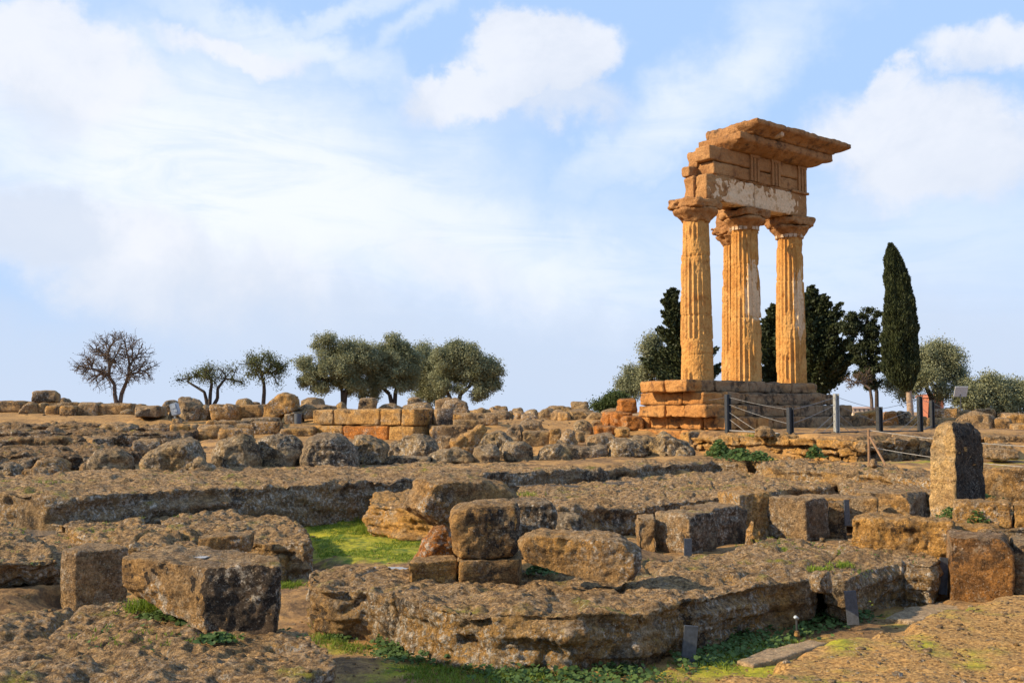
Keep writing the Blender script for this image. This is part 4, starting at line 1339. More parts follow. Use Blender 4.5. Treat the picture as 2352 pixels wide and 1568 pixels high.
# two-course golden wall
G4 = 'blocks of the golden two-course wall'
wa = math.radians(-32)
def wallblk(label, x0, x1, yt, yb, mat, depth, set_back=0.0, seedx=0):
    # the lit face of this wall runs back to the left from its corner
    C = np.array([(952 - 1176) / FPX * 33.0, 33.0])
    d = np.array([-0.85, 0.527])
    nrm = np.array([0.527, 0.85])
    z1 = atd(952, yt, 33.0)[2]; z0 = atd(952, yb, 33.0)[2]
    k1 = reach(C, z1, d, x1); k0 = reach(C, z1, d, x0)
    a, b = C + d * k1 + nrm * set_back, C + d * k0 + nrm * set_back
    poly = [a, b, b + nrm * depth, a + nrm * depth]
    seat(poly, atd(952, 1012, 33.0)[2])
    v, f = prism(poly, z1, z0)
    return stone('wall_block', v, f, 33, mat, label, 'wall block', G4, rnd=0.045, amp=0.03, layer=0.3)


wallblk('first block from the left in the upper course of the golden wall', 717.5, 764, 940, 977, M_GOLD, 0.9)
wallblk('longest block in the upper course of the golden wall', 765, 870, 939, 977, M_GOLD, 0.9)
wallblk('third block in the upper course of the golden wall', 871, 919, 938.5, 977, M_GOLD, 0.9)
wallblk('corner block in the upper course of the golden wall, dark on its right face', 920, 952, 938, 977.5, M_GOLD, 1.1)
wallblk('first block from the left in the lower course of the golden wall', 715, 786, 978.5, 1016, M_GOLD, 0.9)
wallblk('middle block in the lower course of the golden wall, weed in its joint', 787, 890, 978.5, 1016, M_ORANGE, 0.9)
wallblk('last block in the lower course of the golden wall', 891, 950, 978.5, 1016, M_GOLD, 1.2)
Bx('block set back at the right end of the golden wall', 994, 1001, 1041, 938, 975.5, 33.2, M_BLOCK, a=80, g=False, group=G4)
Fx('dark lower block running right from the golden wall', 986, 1074, 977, 1018, 33.0, 1.0, M_BLACKBLOCK, group=G4, a=86)
Fx('block filling the corner behind the golden wall', 955, 994, 938, 978, 33.6, 0.8, M_BLACKBLOCK, g=False, group=G4, a=86)
Fx('long squared block lying right of the golden wall', 1038, 1144, 948, 976, 36.0, 1.0, M_BLOCK, a=88, rnd=0.04)
Fx('small grooved slab in front of the long squared block', 1042, 1100, 964, 984, 35.0, 0.7, M_FAR)
# skyline above the golden wall
Fx('drum of stone upright on the skyline above the golden wall', 821, 864, 913, 946, 38, 0.9, M_FAR, rnd=0.06, g=False, name='stone_drum', cat='stone drum', group=None)
Sx('layered flat rock behind the golden wall, right of the drum', dome(865, 927, 925, 946), 39, 0.9, mat=M_FAR, g=False)
Fx('small block on the skyline under the olive trees', 937, 968, 913, 945, 41, 0.6, M_FAR, g=False)
Sx('low slab rising behind the middle of the golden wall', [(905, 944), (920, 934), (960, 923), (992, 924), (998, 944)], 39, 1.0, mat=M_FAR, g=False)
Sx('leaning flat slab left of the half-round stone', [(1001, 944), (999, 917), (1048, 912), (1050, 944)], 38, 0.35, mat=M_BLOCK, g=False, rnd=0.03, name='stone_slab', cat='stone slab', group=None)
Sx('half-round stone like a broken millstone on the skyline', dome(1008, 912, 1082, 958), 37, 0.7, mat=M_BLOCK, rnd=0.07)
# rubble to the right of the olive trees
G5 = 'rubble stones along the middle skyline'
for lab, x0, y0, x1, y1, kind, m in [
    ('low dark rock right of the half-round stone', 1078, 936, 1130, 952, 'd', M_FAR),
    ('small flat stone left of the cushion-shaped block', 1122, 932, 1142, 948, 'd', M_BLOCK),
    ('cushion-shaped slab on a block on the skyline', 1134, 932, 1167, 943, 'r', M_BLOCK),
    ('block under the cushion-shaped slab', 1132, 942, 1172, 967, 'r', M_FAR),
    ('narrow stone right of the block under the cushion slab', 1166, 943, 1181, 964, 'd', M_FAR),
    ('rounded rock on the skyline right of the cushion slab', 1174, 936, 1206, 952, 'd', M_FAR),
    ('pale squared stone before the rounded skyline rock', 1175, 945, 1206, 964, 'r', M_BLOCK),
    ('pale low stone in the middle of the rubble', 1192, 948, 1238, 963, 'd', M_BLOCK),
    ('dark small peak of rock above the pale low stone', 1208, 938, 1238, 952, 'd', M_FAR),
    ('dark rounded boulder starting the right heap of rubble', 1236, 937, 1276, 962, 'd', M_FAR),
    ('wide flat rock at the back of the right heap', 1250, 931, 1314, 948, 'd', M_FAR),
    ('humped pale boulder in the right heap', 1264, 939, 1300, 964, 'd', M_BLOCK),
    ('squarish stone at the front of the right heap', 1282, 945, 1310, 967, 'r', M_BLOCK),
    ('long dark rock at the foot of the heap top', 1298, 938, 1372, 963, 'd', M_FAR),
    ('hut-shaped block crowning the right heap', 1311, 920, 1354, 944, 'r', M_FAR),
    ('low grey rock between the heap and the orange blocks', 1380, 937, 1428, 956, 'd', M_FAR),
    ('string of low stones before the orange blocks', 1356, 966, 1392, 979, 'd', M_BLOCK),
]:
    pts = dome(x0, y0, x1, y1) if kind == 'd' else rbox(x0, y0, x1, y1, 0.16)
    D = float(np.interp(0.5 * (y0 + y1), [928, 940, 955, 972], [48, 45, 41, 37]))
    Sx(lab, pts, D, 1.1, mat=m, group=G5, name='rubble_stone', cat='stone', g=(y1 > 955), rnd=0.1, sink=0.35 if y1 < 955 else 0.08)
Sx('sharp wedge of rock tipped over left of the orange blocks', [(1343, 962), (1356, 950), (1362, 944), (1388, 952), (1384, 961)], 40, 0.8, mat=M_FAR, group=G5, name='rubble_stone', cat='stone', rnd=0.05)
# orange blocks left of the temple
G6 = 'orange blocks broken from the temple base'
Fx('orange block, highest of the loose ones by the temple base', 1426, 1466, 916, 947, 36.4, 1.0, M_ORANGE, rnd=0.09, amp=0.05, g=False, group=G6)
Fx('pair of orange stones at the far left of the temple base', 1390, 1420, 947, 978, 36.2, 1.0, M_ORANGE, rnd=0.1, amp=0.06, group=G6)
Fx('orange rounded block below the highest loose one', 1410, 1457, 947, 980, 35.4, 1.2, M_ORANGE, rnd=0.12, amp=0.06, group=G6)
Fx('orange block tucked beside the temple steps', 1436, 1480, 954, 987, 34.4, 1.2, M_ORANGE, rnd=0.1, amp=0.06, group=G6)
Fx('low orange block, left of two in front', 1369, 1421, 978, 997, 33.6, 0.8, M_ORANGE, rnd=0.09, amp=0.05, group=G6)
Fx('low orange block, right of two in front', 1419, 1449, 982, 1003, 33.0, 0.8, M_GOLD, rnd=0.09, amp=0.05, group=G6)
# retaining wall in front of the fence
def wallrun(name, label, path, zt, zb, wmin, wmax, mat, seed, thick=0.6, rows=1, cat='wall'):
    rr = random.Random(seed)
    parts = []
    for i in range(len(path) - 1):
        a, b = np.array(path[i][:2]), np.array(path[i + 1][:2])
        L = np.linalg.norm(b - a); d = (b - a) / L; nr = np.array([-d[1], d[0]])
        for r in range(rows):
            h = (zt - zb) / rows
            t = -rr.random() * 0.3
            while t < L - 0.05:
                w = rr.uniform(wmin, wmax)
                t2 = L if L - (t + w) < wmin * 0.6 else t + w
                j = rr.uniform(-0.09, 0.09) + 0.06 * r
                tt = max(t, 0)
                zz = zt - h * r + rr.uniform(-0.05, 0.02)
                p = [a + d * (tt + 0.012) + nr * j, a + d * (t2 - 0.012) + nr * j, a + d * (t2 - 0.012) + nr * thick, a + d * (tt + 0.012) + nr * thick]
                v, f = prism(p, zz, zz - h + 0.015)
                parts.append(eroded(v, f, 0.04, 0.05, 0.075, seed * 31 + len(parts), 27, 1.4, 0.8))
                t = t2
    co, fs = join_np(parts)
    o = mesh_obj(name, co, fs, mat, origin=(*path[0][:2], zb))
    return tag(o, label, cat)


ra = atd(1580, 990, 30.6); rb = atd(1760, 1000, 28.4); rc = atd(1985, 1012, 26.0)
rd = atd(2150, 1008, 27.6)
wallrun('capping_row', 'pale row of capping stones under the cable fence', [ra, rb, rc], -0.70, -0.94, 0.7, 1.6, M_GOLD, 7, 0.7)
wallrun('rubble_wall', 'low wall of small stones below the pale capping row', [ra + [0.05, 0.1, 0], rb + [0.05, 0.12, 0], rc + [-0.1, 0.12, 0]], -0.95, -1.36, 0.25, 0.6, M_GOLD, 9, 0.5, 2)
wallrun('side_wall', 'shaded wall turning right behind the wooden post', [rc, rd, atd(2300, 1006, 29.5)], -0.70, -1.34, 0.5, 1.1, M_BLACKBLOCK, 12, 0.6, 2)
Bx('orange foundation stone at the temple corner above the shrub', 1560, 1582, 1664, 990, 1036, 30.8, M_GOLD, a=70, rnd=0.06, amp=0.05)
Sx('loose stone lying on the terrace between the fence posts', [(1731, 999), (1733, 986), (1748, 979), (1772, 983), (1781, 992), (1780, 1000)], 28.2, 0.4, mat=M_BLOCK, g=False, sink=0.02, rnd=0.05)
# right background on the terrace
G7 = 'ruined blocks behind the right part of the fence'
for lab, x0, x1, yt, yb, D, m in [
    ('orange squared block behind the fence, left of two stacked', 2029, 2062, 943, 984, 38, M_ORANGE),
    ('dark half of the stack of blocks behind the fence', 2062, 2092, 944, 984, 38.2, M_BLACKBLOCK),
    ('golden low block in front of the stack behind the fence', 1998, 2050, 966, 986, 37, M_ORANGE),
    ('long block on the plateau right of the temple steps', 1960, 2016, 945, 972, 40, M_GOLD),
    ('tan block behind the two dark fence posts', 2092, 2130, 956, 984, 37, M_GOLD),
    ('rounded block on top of the wall right of the dark posts', 2147, 2205, 938, 959, 36.5, M_BLOCK),
    ('golden wall block under the rounded one', 2128, 2212, 959, 988, 36, M_GOLD),
    ('small block beside the rounded one', 2200, 2228, 940, 960, 37.5, M_FAR),
    ('block perched behind the rough boulder', 2242, 2286, 938, 962, 36, M_BLOCK),
    ('dark squared blocks right of the rough boulder', 2284, 2324, 960, 992, 33.8, M_BLACKBLOCK),
    ('golden block at the right edge of the terrace', 2326, 2400, 974, 996, 32.6, M_GOLD),
    ('wall block at the right edge above the golden one', 2304, 2400, 949, 976, 35, M_BLOCK),
    ('stepped dark ledge right of the standing stone', 2262, 2420, 1001, 1020, 28.6, M_BLACKBLOCK),
    ('lower step of the dark ledge at the right edge', 2262, 2330, 1018, 1034, 27.0, M_BLACKBLOCK),
    ('bottom step of the dark ledge right of the standing stone', 2262, 2342, 1032, 1050, 25.6, M_BLOCK),
]:
    Fx(lab, x0, x1, yt, yb, D, 0.9, m, a=108, rnd=0.07, amp=0.05, group=G7)
Sx('rough rounded boulder on the terrace right of the dark posts', dome(2204, 946, 2296, 992), 34.2, 1.3, mat=M_BLOCK)
print('stones', _cnt[0])

# ------------------------------------------------------------ the lie of the land
def inpoly(X, Y, poly):
    r = np.zeros(X.shape, bool)
    n = len(poly)
    for i in range(n):
        x0, y0 = poly[i]; x1, y1 = poly[(i + 1) % n]
        c = ((y0 > Y) != (y1 > Y)) & (X < (x1 - x0) * (Y - y0) / (y1 - y0 + 1e-12) + x0)
        r ^= c
    return r


def sdist(X, Y, poly):
    """signed distance, positive inside"""
    d = np.full(X.shape, 1e9)
    n = len(poly)
    for i in range(n):
        ax_, ay_ = poly[i]; bx, by = poly[(i + 1) % n]
        vx, vy = bx - ax_, by - ay_
        t = np.clip(((X - ax_) * vx + (Y - ay_) * vy) / (vx * vx + vy * vy + 1e-12), 0, 1)
        d = np.minimum(d, np.hypot(X - ax_ - t * vx, Y - ay_ - t * vy))
    return np.where(inpoly(X, Y, poly), d, -d)


# extra height marks
for x in range(-14, 16, 2):
    for y in (2, 4, 6, 8, 9.5, 11):
        GROUND.append((x * y / 12.0, y, -2.3))
for y, z in ((13, -2.2), (15, -2.14), (17, -2.12), (19, -2.12), (20.5, -2.12)):
    for px in (760, 850, 960, 1150, 1300, 1420):
        p = atz(px, 942 - FPX * z / y, z)
        GROUND.append((p[0], p[1], z))
for px in range(-400, 1500, 150):
    for y in (948, 958, 972, 990, 1012, 1040, 1062):
        if px < 400 and 985 < y:
            continue
        D = dep(y)
        p = atd(px, y, D)
        GROUND.append(tuple(p))
for px in range(-900, 3400, 200):
    for D, z in ((52, 0.0 if px < 1300 else -0.25), (60, -0.4), (80, -2.0), (120, -5.0)):
        p = atd(px, 942, D)
        GROUND.append((p[0], p[1], z))
for px in range(1750, 2700, 90):
    for D, z in ((29, -0.70), (31, -0.68), (33, -0.65), (36, -0.60), (40, -0.5), (45, -0.4), (24, -1.26), (25, -1.26), (22.5, -1.3)):
        if px < 2000 and D < 27:
            continue
        if z > -0.8:
            p = atd(px, 942, D)
            GROUND.append((p[0], p[1], z))
        elif px > 1980:
            p = atd(px, 942, D)
            GROUND.append((p[0], p[1], z))
for t in np.arange(-1, 8, 1.0):
    x, y = T(t, -2.6)
    GROUND.append((x, y, -0.66 if t > 0.5 else -0.95))
GP = np.array(GROUND)
ap = atz

bank = [atz(x, y, -1.66)[:2] for x, y in ((1420, 1620), (1530, 1572), (1740, 1530), (1920, 1472), (2050, 1434), (2195, 1396), (2352, 1366), (2500, 1350))] + [(16, 10.5), (16, 1.0), (-1, 1.0), (0.2, 4.5)]
plateau = [ra[:2] + [0.1, 0.35], rb[:2] + [0.1, 0.35], rc[:2] + [-0.05, 0.35], rd[:2] + [0, 0.35], atd(2300, 1006, 29.9)[:2], (26, 31), (40, 44), (26, 60), (12, 46), T(6.5, 0), T(1, -1.9)]
front = [ra[:2] + [-0.3, -0.1], rb[:2] + [0, -0.15], rc[:2] + [0.1, -0.1], rd[:2] + [0, -0.1], (24, 28.0), (24, 19.5), (10.5, 21.5), (6.8, 27.5), (4.6, 29.5)]


def land(X, Y):
    Z = np.empty(X.shape)
    Xf, Yf, Zf = X.ravel(), Y.ravel(), np.empty(X.size)
    scale = np.clip(Yf * 0.010, 0.12, 0.6)
    for i in range(0, len(Xf), 20000):
        a = slice(i, i + 20000)
        d2 = (Xf[a, None] - GP[None, :, 0]) ** 2 + (Yf[a, None] - GP[None, :, 1]) ** 2 + scale[a, None] ** 2
        w = d2 ** -1.9
        Zf[a] = (w * GP[None, :, 2]).sum(1) / w.sum(1)
    Z = Zf.reshape(X.shape)
    s = sdist(X, Y, plateau)
    k = np.clip(s / 0.35 + 0.4, 0, 1)
    Z = Z * (1 - k) + (-0.66 + 0.012 * np.clip(Y - 27, 0, 15)) * k
    s = sdist(X, Y, front)
    k = np.clip(s / 0.35 + 0.6, 0, 1)
    Z = Z * (1 - k) + (-1.28) * k
    far = np.clip((Y - 120) / 300, 0, 1)
    Z = Z * (1 - far) - 14 * far
    q = np.stack([X.ravel(), Y.ravel(), np.zeros(X.size)], -1)
    near = np.clip(1.4 - Y / 60.0, 0.2, 1)
    s = sdist(X, Y, bank) + 0.24 + 0.12 * fbm(q * 1.3, 3, 51).reshape(X.shape) + 0.07 * fbm(q * 5.0, 3, 52).reshape(X.shape)
    k = np.clip(s / 0.42 + 0.5, 0, 1)
    k = k * k * (3 - 2 * k)
    bz = -1.70 + 0.035 * fbm(q * 0.8, 3, 57).reshape(X.shape) - 0.0 * X
    Z = Z * (1 - k) + bz * k
    Z = Z + near * (0.030 * fbm(q * 1.1, 4, 61).reshape(X.shape) + 0.014 * fbm(q * 5.0, 3, 63).reshape(X.shape) + 0.005 * fbm(q * 17.0, 2, 64).reshape(X.shape))
    return Z, k


nr_, na = 620, 560
rad = np.concatenate([np.geomspace(1.2, 5.2, 24, endpoint=False), np.geomspace(5.2, 60, nr_ - 64, endpoint=False), np.geomspace(60, 9000, 40)])
ang = np.concatenate([np.radians(np.linspace(-178, -40, 40, endpoint=False)), np.radians(np.linspace(-40, 40, na - 80, endpoint=False)), np.radians(np.linspace(40, 178, 40))])
Rm, Am = np.meshgrid(rad, ang, indexing='ij')
GX, GY = Rm * np.sin(Am), Rm * np.cos(Am)
GZ, BK = land(GX, GY)
GZ = np.where(GY < 0, -1.9, GZ)
v = np.stack([GX, GY, GZ], -1).reshape(-1, 3)
i = np.arange(len(rad) - 1)[:, None] * len(ang)
a = np.arange(len(ang) - 1)[None, :]
f = np.stack([i + a, i + len(ang) + a, i + len(ang) + a + 1, i + a + 1], -1).reshape(-1, 4)
ground = mesh_obj('ground', v, f[:, ::-1], M_GROUND)
tag(ground, 'dry brown earth with patches of moss around the ruins', 'ground', None, 'structure')
# where moss grows and where the bare pale earth lies
xf, yf = v[:, 0], v[:, 1]
moss = np.full(len(v), 0.12)
green = [atz(x, y, -2.12)[:2] for x, y in ((690, 1205), (720, 1172), (860, 1165), (1000, 1205), (1010, 1260), (960, 1290), (740, 1292), (700, 1260))]
sd = sdist(xf, yf, green)
moss = np.maximum(moss, np.clip(sd / 1.2 + 0.55, 0, 1) * 0.95)
trench = [atz(x, y, -2.3)[:2] for x, y in ((640, 1460), (1000, 1500), (1400, 1545), (1800, 1450), (2160, 1360), (2200, 1400), (1700, 1640), (600, 1700))]
sd = sdist(xf, yf, trench)
moss = np.maximum(moss, np.clip(sd / 0.5 + 0.5, 0, 1) * 0.48)
moss = np.maximum(moss, np.clip(sdist(xf, yf, front) / 0.8 + 0.4, 0, 1) * 0.45)
moss = np.where(BK.ravel() > 0.5, 0.44, moss)
pale = np.clip(BK.ravel() * 1.0, 0, 1) * 0.85
pale = np.maximum(pale, np.clip((yf - 31) / 3, 0, 1) * (xf < 4) * 0.45)
for nm, arr in (('moss', moss), ('pale', pale)):
    at = ground.data.attributes.new(nm, 'FLOAT', 'POINT')
    at.data.foreach_set('value', arr.astype(np.float32))


def gz(x, y):
    return float(land(np.array([[x]]), np.array([[y]]))[0][0, 0])


# ------------------------------------------------------------ trees
def tubes(segs, sides=5):
    """segs: [(p0, p1, r0, r1)] -> tapered tubes"""
    p0 = np.array([s[0] for s in segs]); p1 = np.array([s[1] for s in segs])
    r0 = np.array([s[2] for s in segs]); r1 = np.array([s[3] for s in segs])
    d = p1 - p0
    d /= np.maximum(np.linalg.norm(d, axis=1), 1e-6)[:, None]
    ref = np.where(np.abs(d[:, 2:3]) < 0.9, np.array([[0, 0, 1.0]]), np.array([[1.0, 0, 0]]))
    u = np.cross(d, ref); u /= np.linalg.norm(u, axis=1)[:, None]
    w = np.cross(d, u)
    n = len(segs)
    V = np.empty((n, 2 * sides, 3))
    for k in range(sides):
        a = 2 * math.pi * k / sides
        off = math.cos(a) * u + math.sin(a) * w
        V[:, k] = p0 + off * r0[:, None]
        V[:, sides + k] = p1 + off * r1[:, None]
    F = []
    b = np.arange(n)[:, None] * 2 * sides
    for k in range(sides):
        j = (k + 1) % sides
        F.append(b + np.array([[k, j, sides + j, sides + k]]))
    return V.reshape(-1, 3), np.concatenate(F)


def leaves(C, L, W, rng, up=0.0, spread=None):
    """one pointed leaf (a folded diamond) per centre"""
    n = len(C)
    d = rng.normal(size=(n, 3))
    d[:, 2] += up
    if spread is not None:
        d = d * 0.6 + spread
    d /= np.linalg.norm(d, axis=1)[:, None]
    s = rng.normal(size=(n, 3))
    s = np.cross(d, s); s /= np.maximum(np.linalg.norm(s, axis=1), 1e-6)[:, None]
    Lr = L * rng.uniform(0.6, 1.3, n)[:, None]
    Wr = W * rng.uniform(0.7, 1.3, n)[:, None]
    V = np.stack([C - d * Lr * 0.5, C + s * Wr * 0.5, C + d * Lr * 0.5, C - s * Wr * 0.5], 1)
    F = np.arange(n * 4).reshape(-1, 4)
    return V.reshape(-1, 3), F


def grow(node, pts, r, segs, rng, rt, k=0.38, lvl=0, curl=0.10):
    n = len(pts)
    if n == 1:
        mid = (node + pts[0]) / 2 + rng.normal(size=3) * curl * 0.3 * np.linalg.norm(pts[0] - node)
        segs.append((node, mid, r, (r + rt) / 2))
        segs.append((mid, pts[0], (r + rt) / 2, rt * 0.6))
        return
    c = pts.mean(0)
    L = np.linalg.norm(c - node)
    new = node + (c - node) * k + rng.normal(size=3) * curl * L * 0.5
    rn = min(r * 0.95, rt * n ** 0.37 + rt * 0.3)
    segs.append((node, new, r, rn))
    # split in two by the farther axis
    q = pts - c
    w = rng.normal(size=3)
    u, s_, vt = np.linalg.svd(q, full_matrices=False) if n > 3 else (0, 0, [q[0] + w * 0.01])
    ax = vt[0] + 0.35 * w * 0.3
    pr = q @ ax
    m = pr > np.median(pr) if n > 2 else np.array([True, False])
    if m.all() or (~m).all():
        m = np.arange(n) % 2 == 0
    for sel in (m, ~m):
        if sel.any():
            nn = int(sel.sum())
            grow(new, pts[sel], min(rn * 0.92, rt * nn ** 0.37 + rt * 0.5), segs, rng, rt, k, lvl + 1, curl)


def crown_pts(ells, D, n, rng, shell=0.35, depth=0.8, tight=0.26, per=11, spray=0.0):
    """points inside a union of ellipses given in the picture, as ellipsoids at distance D"""
    A = np.array([e[2] * e[3] for e in ells], float)
    m = D / FPX
    nsub = max(6, n // per)
    pick = rng.choice(len(ells), nsub, p=A / A.sum())
    sub = []
    for i in pick:
        cx, cy, rx, ry = ells[i][:4]
        v = rng.normal(size=3); v[2] += 0.25; v /= np.linalg.norm(v)
        rr_ = rng.uniform(shell, 1.0) ** 0.5 * rng.uniform(0.85, 1.04)
        c = atd(cx, cy, D)
        sub.append((c + v * rr_ * np.array([rx * m, min(rx, 60) * m * depth, ry * m]), min(rx, ry) * m, v))
    out = []
    for k in range(n):
        c, s, v = sub[k % nsub]
        if spray:
            dv = v * np.array([1.0, 0.8, 0.25]) + np.array([0, 0, 0.42])
            dv /= np.linalg.norm(dv)
            u_ = rng.uniform(-0.7, 0.45)
            out.append(c + dv * u_ * spray + rng.normal(size=3) * np.array([1, 1, 0.55]) * 0.085 * (1.1 - 1.0 * u_))
            continue
        out.append(c + rng.normal(size=3) * np.array([1, 1, 0.75]) * min(max(s * 0.22, 0.10), tight))
    return np.array(out)


def tree(name, label, cat, base, D, ells, ntip, rt, r0, bark, leafm, nleaf, clump, L, W, seed, trunk=None, group=None, up=0.0, k=0.38, forks=None, shell=0.35, flat=1.0, depth=0.8, spray=0.0):
    rng = np.random.default_rng(seed)
    b = atd(base[0], base[1], D)
    b[2] -= 0.5
    root = empty(name, tuple(b), label, cat, group)
    tips = crown_pts(ells, D, ntip, rng, shell, depth, spray=spray)
    segs = []
    starts = []
    for fk in (forks or [[(base[0], base[1] - 25)]]):
        p = b.copy(); r = r0
        for (x, y) in fk:
            q = atd(x, y, D) + rng.normal(size=3) * np.array([0, 0.12, 0])
            segs.append((p, q, r, r * 0.82)); p = q; r *= 0.82
        starts.append((p, r))
    S = np.array([s[0] for s in starts])
    own = np.argmin(np.linalg.norm((tips[:, None] - S[None]) * np.array([1, 0.3, 0.5]), axis=2), axis=1)
    for i, (p, r) in enumerate(starts):
        t = tips[own == i]
        if len(t):
            grow(p, t, r, segs, rng, rt, k)
    V, F = tubes(segs, 5)
    mesh_obj('trunk', V, F, bark, parent=root, origin=tuple(b))
    if nleaf:
        n = ntip * nleaf
        C = np.repeat(tips, nleaf, axis=0) + rng.normal(size=(n, 3)) * clump * np.array([1, 1, flat])
        V, F = leaves(C, L, W, rng, up)
        mesh_obj('crown', V, F, leafm, parent=root, origin=tuple(b), smooth=False)
    return root


GT = 'small trees on the left skyline'
GO = 'olive trees on the skyline'
tree('bare_tree', 'bare round-headed tree with twin trunks on the left skyline', 'tree', (272, 930), 60, [(268, 840, 98, 62), (268, 800, 62, 44), (215, 850, 46, 34), (325, 850, 42, 34)], 2800, 0.008, 0.15, M_REDBARK, M_BROWNLEAF, 1, 0.06, 0.07, 0.05, 1, group=GT, k=0.36, shell=0.15,
     forks=[[(264, 905), (262, 882)], [(278, 905), (290, 880)]])
tree('sparse_tree', 'small thin-leaved tree with spreading forked trunks, left of the single-stemmed one', 'tree', (480, 930), 60, [(438, 872, 34, 18), (500, 856, 48, 32), (470, 866, 40, 22), (540, 882, 26, 16)], 420, 0.010, 0.13, M_BARK, M_SPARSE, 9, 0.16, 0.10, 0.045, 2, group=GT, shell=0.1,
     forks=[[(472, 915), (470, 900), (450, 888), (430, 876)], [(482, 900), (486, 880)], [(497, 915), (500, 892), (512, 874)]])
tree('sparse_tree', 'small single-stemmed tree with light green rounded crown', 'tree', (603, 930), 60, [(605, 838, 48, 32), (575, 828, 28, 22), (640, 858, 22, 26), (600, 860, 40, 18)], 420, 0.010, 0.14, M_BARK, M_SPARSE, 13, 0.16, 0.10, 0.05, 3, group=GT, shell=0.1,
     forks=[[(606, 900), (606, 878), (600, 866)]])
tree('olive_tree', 'leftmost grey-green olive tree with low hanging skirt of leaves', 'tree', (789, 932), 60, [(728, 838, 44, 38), (765, 812, 44, 34), (805, 818, 46, 36), (838, 830, 34, 34), (780, 855, 60, 32), (745, 872, 40, 24), (758, 902, 26, 16), (700, 850, 22, 22), (825, 862, 40, 30), (720, 875, 30, 20), (800, 885, 36, 18), (765, 785, 18, 14)], 820, 0.009, 0.15, M_BARK, M_OLIVE, 80, 0.15, 0.13, 0.05, 4, group=GO, forks=[[(786, 895), (775, 875)], [(795, 900), (806, 872)]])
tree('olive_tree', 'olive tree with thick leaning trunk, second from left in the row', 'tree', (905, 932), 61, [(905, 800, 30, 26), (880, 825, 40, 34), (925, 822, 34, 34), (895, 855, 52, 30), (868, 885, 26, 18), (845, 905, 18, 16), (930, 868, 34, 34), (945, 830, 30, 30), (905, 882, 46, 20), (860, 840, 34, 34)], 760, 0.009, 0.15, M_BARK, M_OLIVE, 80, 0.15, 0.13, 0.05, 5, group=GO, forks=[[(895, 905), (865, 878)], [(908, 900), (918, 872)]])
tree('olive_tree', 'darker olive tree in the gap, third from left in the row', 'tree', (985, 935), 64, [(970, 820, 26, 24), (990, 845, 40, 34), (965, 865, 34, 30), (1000, 880, 36, 26), (975, 900, 22, 16), (1005, 850, 40, 36), (1010, 900, 30, 14)], 600, 0.009, 0.15, M_BARK, M_OLIVE, 80, 0.23, 0.12, 0.05, 6, group=GO, forks=[[(985, 905), (980, 880)]])
tree('olive_tree', 'rightmost and widest olive tree of the skyline row', 'tree', (1048, 932), 60, [(1052, 812, 34, 24), (1030, 835, 44, 34), (1075, 835, 46, 38), (1105, 850, 38, 36), (1060, 870, 66, 34), (1035, 892, 40, 18), (1130, 868, 24, 30), (1120, 885, 34, 26), (1100, 905, 26, 12)], 840, 0.009, 0.15, M_BARK, M_OLIVE, 80, 0.15, 0.13, 0.05, 7, group=GO, forks=[[(1030, 905), (1020, 885)], [(1058, 905), (1080, 885)]])
# around the temple
GC = 'dark conifers behind the temple'
def conifer(label, base, D, prof, seed, nb, lean=0.0, droop=0.38):
    """boughs set round a stem, sweeping upward, each a tapering spray"""
    rng = np.random.default_rng(seed)
    b = atd(base[0], base[1], D); b[2] -= 0.5
    root = empty('dark_conifer', tuple(b), label, 'tree', GC)
    ys = [p[0] for p in prof]; ws = [p[1] for p in prof]; xs = [p[2] for p in prof]
    m = D / FPX
    segs, C, dirs_ = [], [], []
    prev = b
    for y in np.linspace(base[1] - 20, ys[0] + 6, 12):
        q = atd(np.interp(y, ys, xs), y, D)
        segs.append((prev, q, 0.20 * (y - ys[0]) / 260 + 0.02, 0.20 * (y - ys[0]) / 260 + 0.015)); prev = q
    for i in range(nb):
        y = ys[0] + (ys[-1] - ys[0]) * (i + rng.uniform(0, 1)) / nb
        w = np.interp(y, ys, ws) * m * rng.uniform(0.55, 1.15)
        a = rng.uniform(0, 2 * math.pi)
        s = atd(np.interp(y, ys, xs), y, D) - Hd_ * w * 0.25
        d = np.array([math.cos(a), math.sin(a) * 0.85, droop + rng.uniform(-0.12, 0.2)])
        segs.append((s, s + d * w * 0.85, 0.025 + 0.012 * w, 0.008))
        n = int(60 + 300 * w)
        t = rng.uniform(0.12, 1.0, n)
        curve = np.outer(t ** 2 * w * 0.22, [0, 0, 1])
        rad = (0.26 * (1 - t) + 0.05) * min(w, 1.6) * 0.42 + 0.03
        P = s + np.outer(t, d) * w + curve + rng.normal(size=(n, 3)) * rad[:, None] * np.array([1, 1, 0.6])
        C.append(P); dirs_.append(np.tile(d + [0, 0, 0.4], (n, 1)))
    V, F = tubes(segs, 5)
    mesh_obj('trunk', V, F, M_BARK, parent=root, origin=tuple(b))
    C = np.concatenate(C); dd = np.concatenate(dirs_)
    V, F = leaves(C, 0.20, 0.10, rng, spread=dd * 0.9)
    mesh_obj('crown', V, F, M_CYPRESS, parent=root, origin=tuple(b), smooth=False)


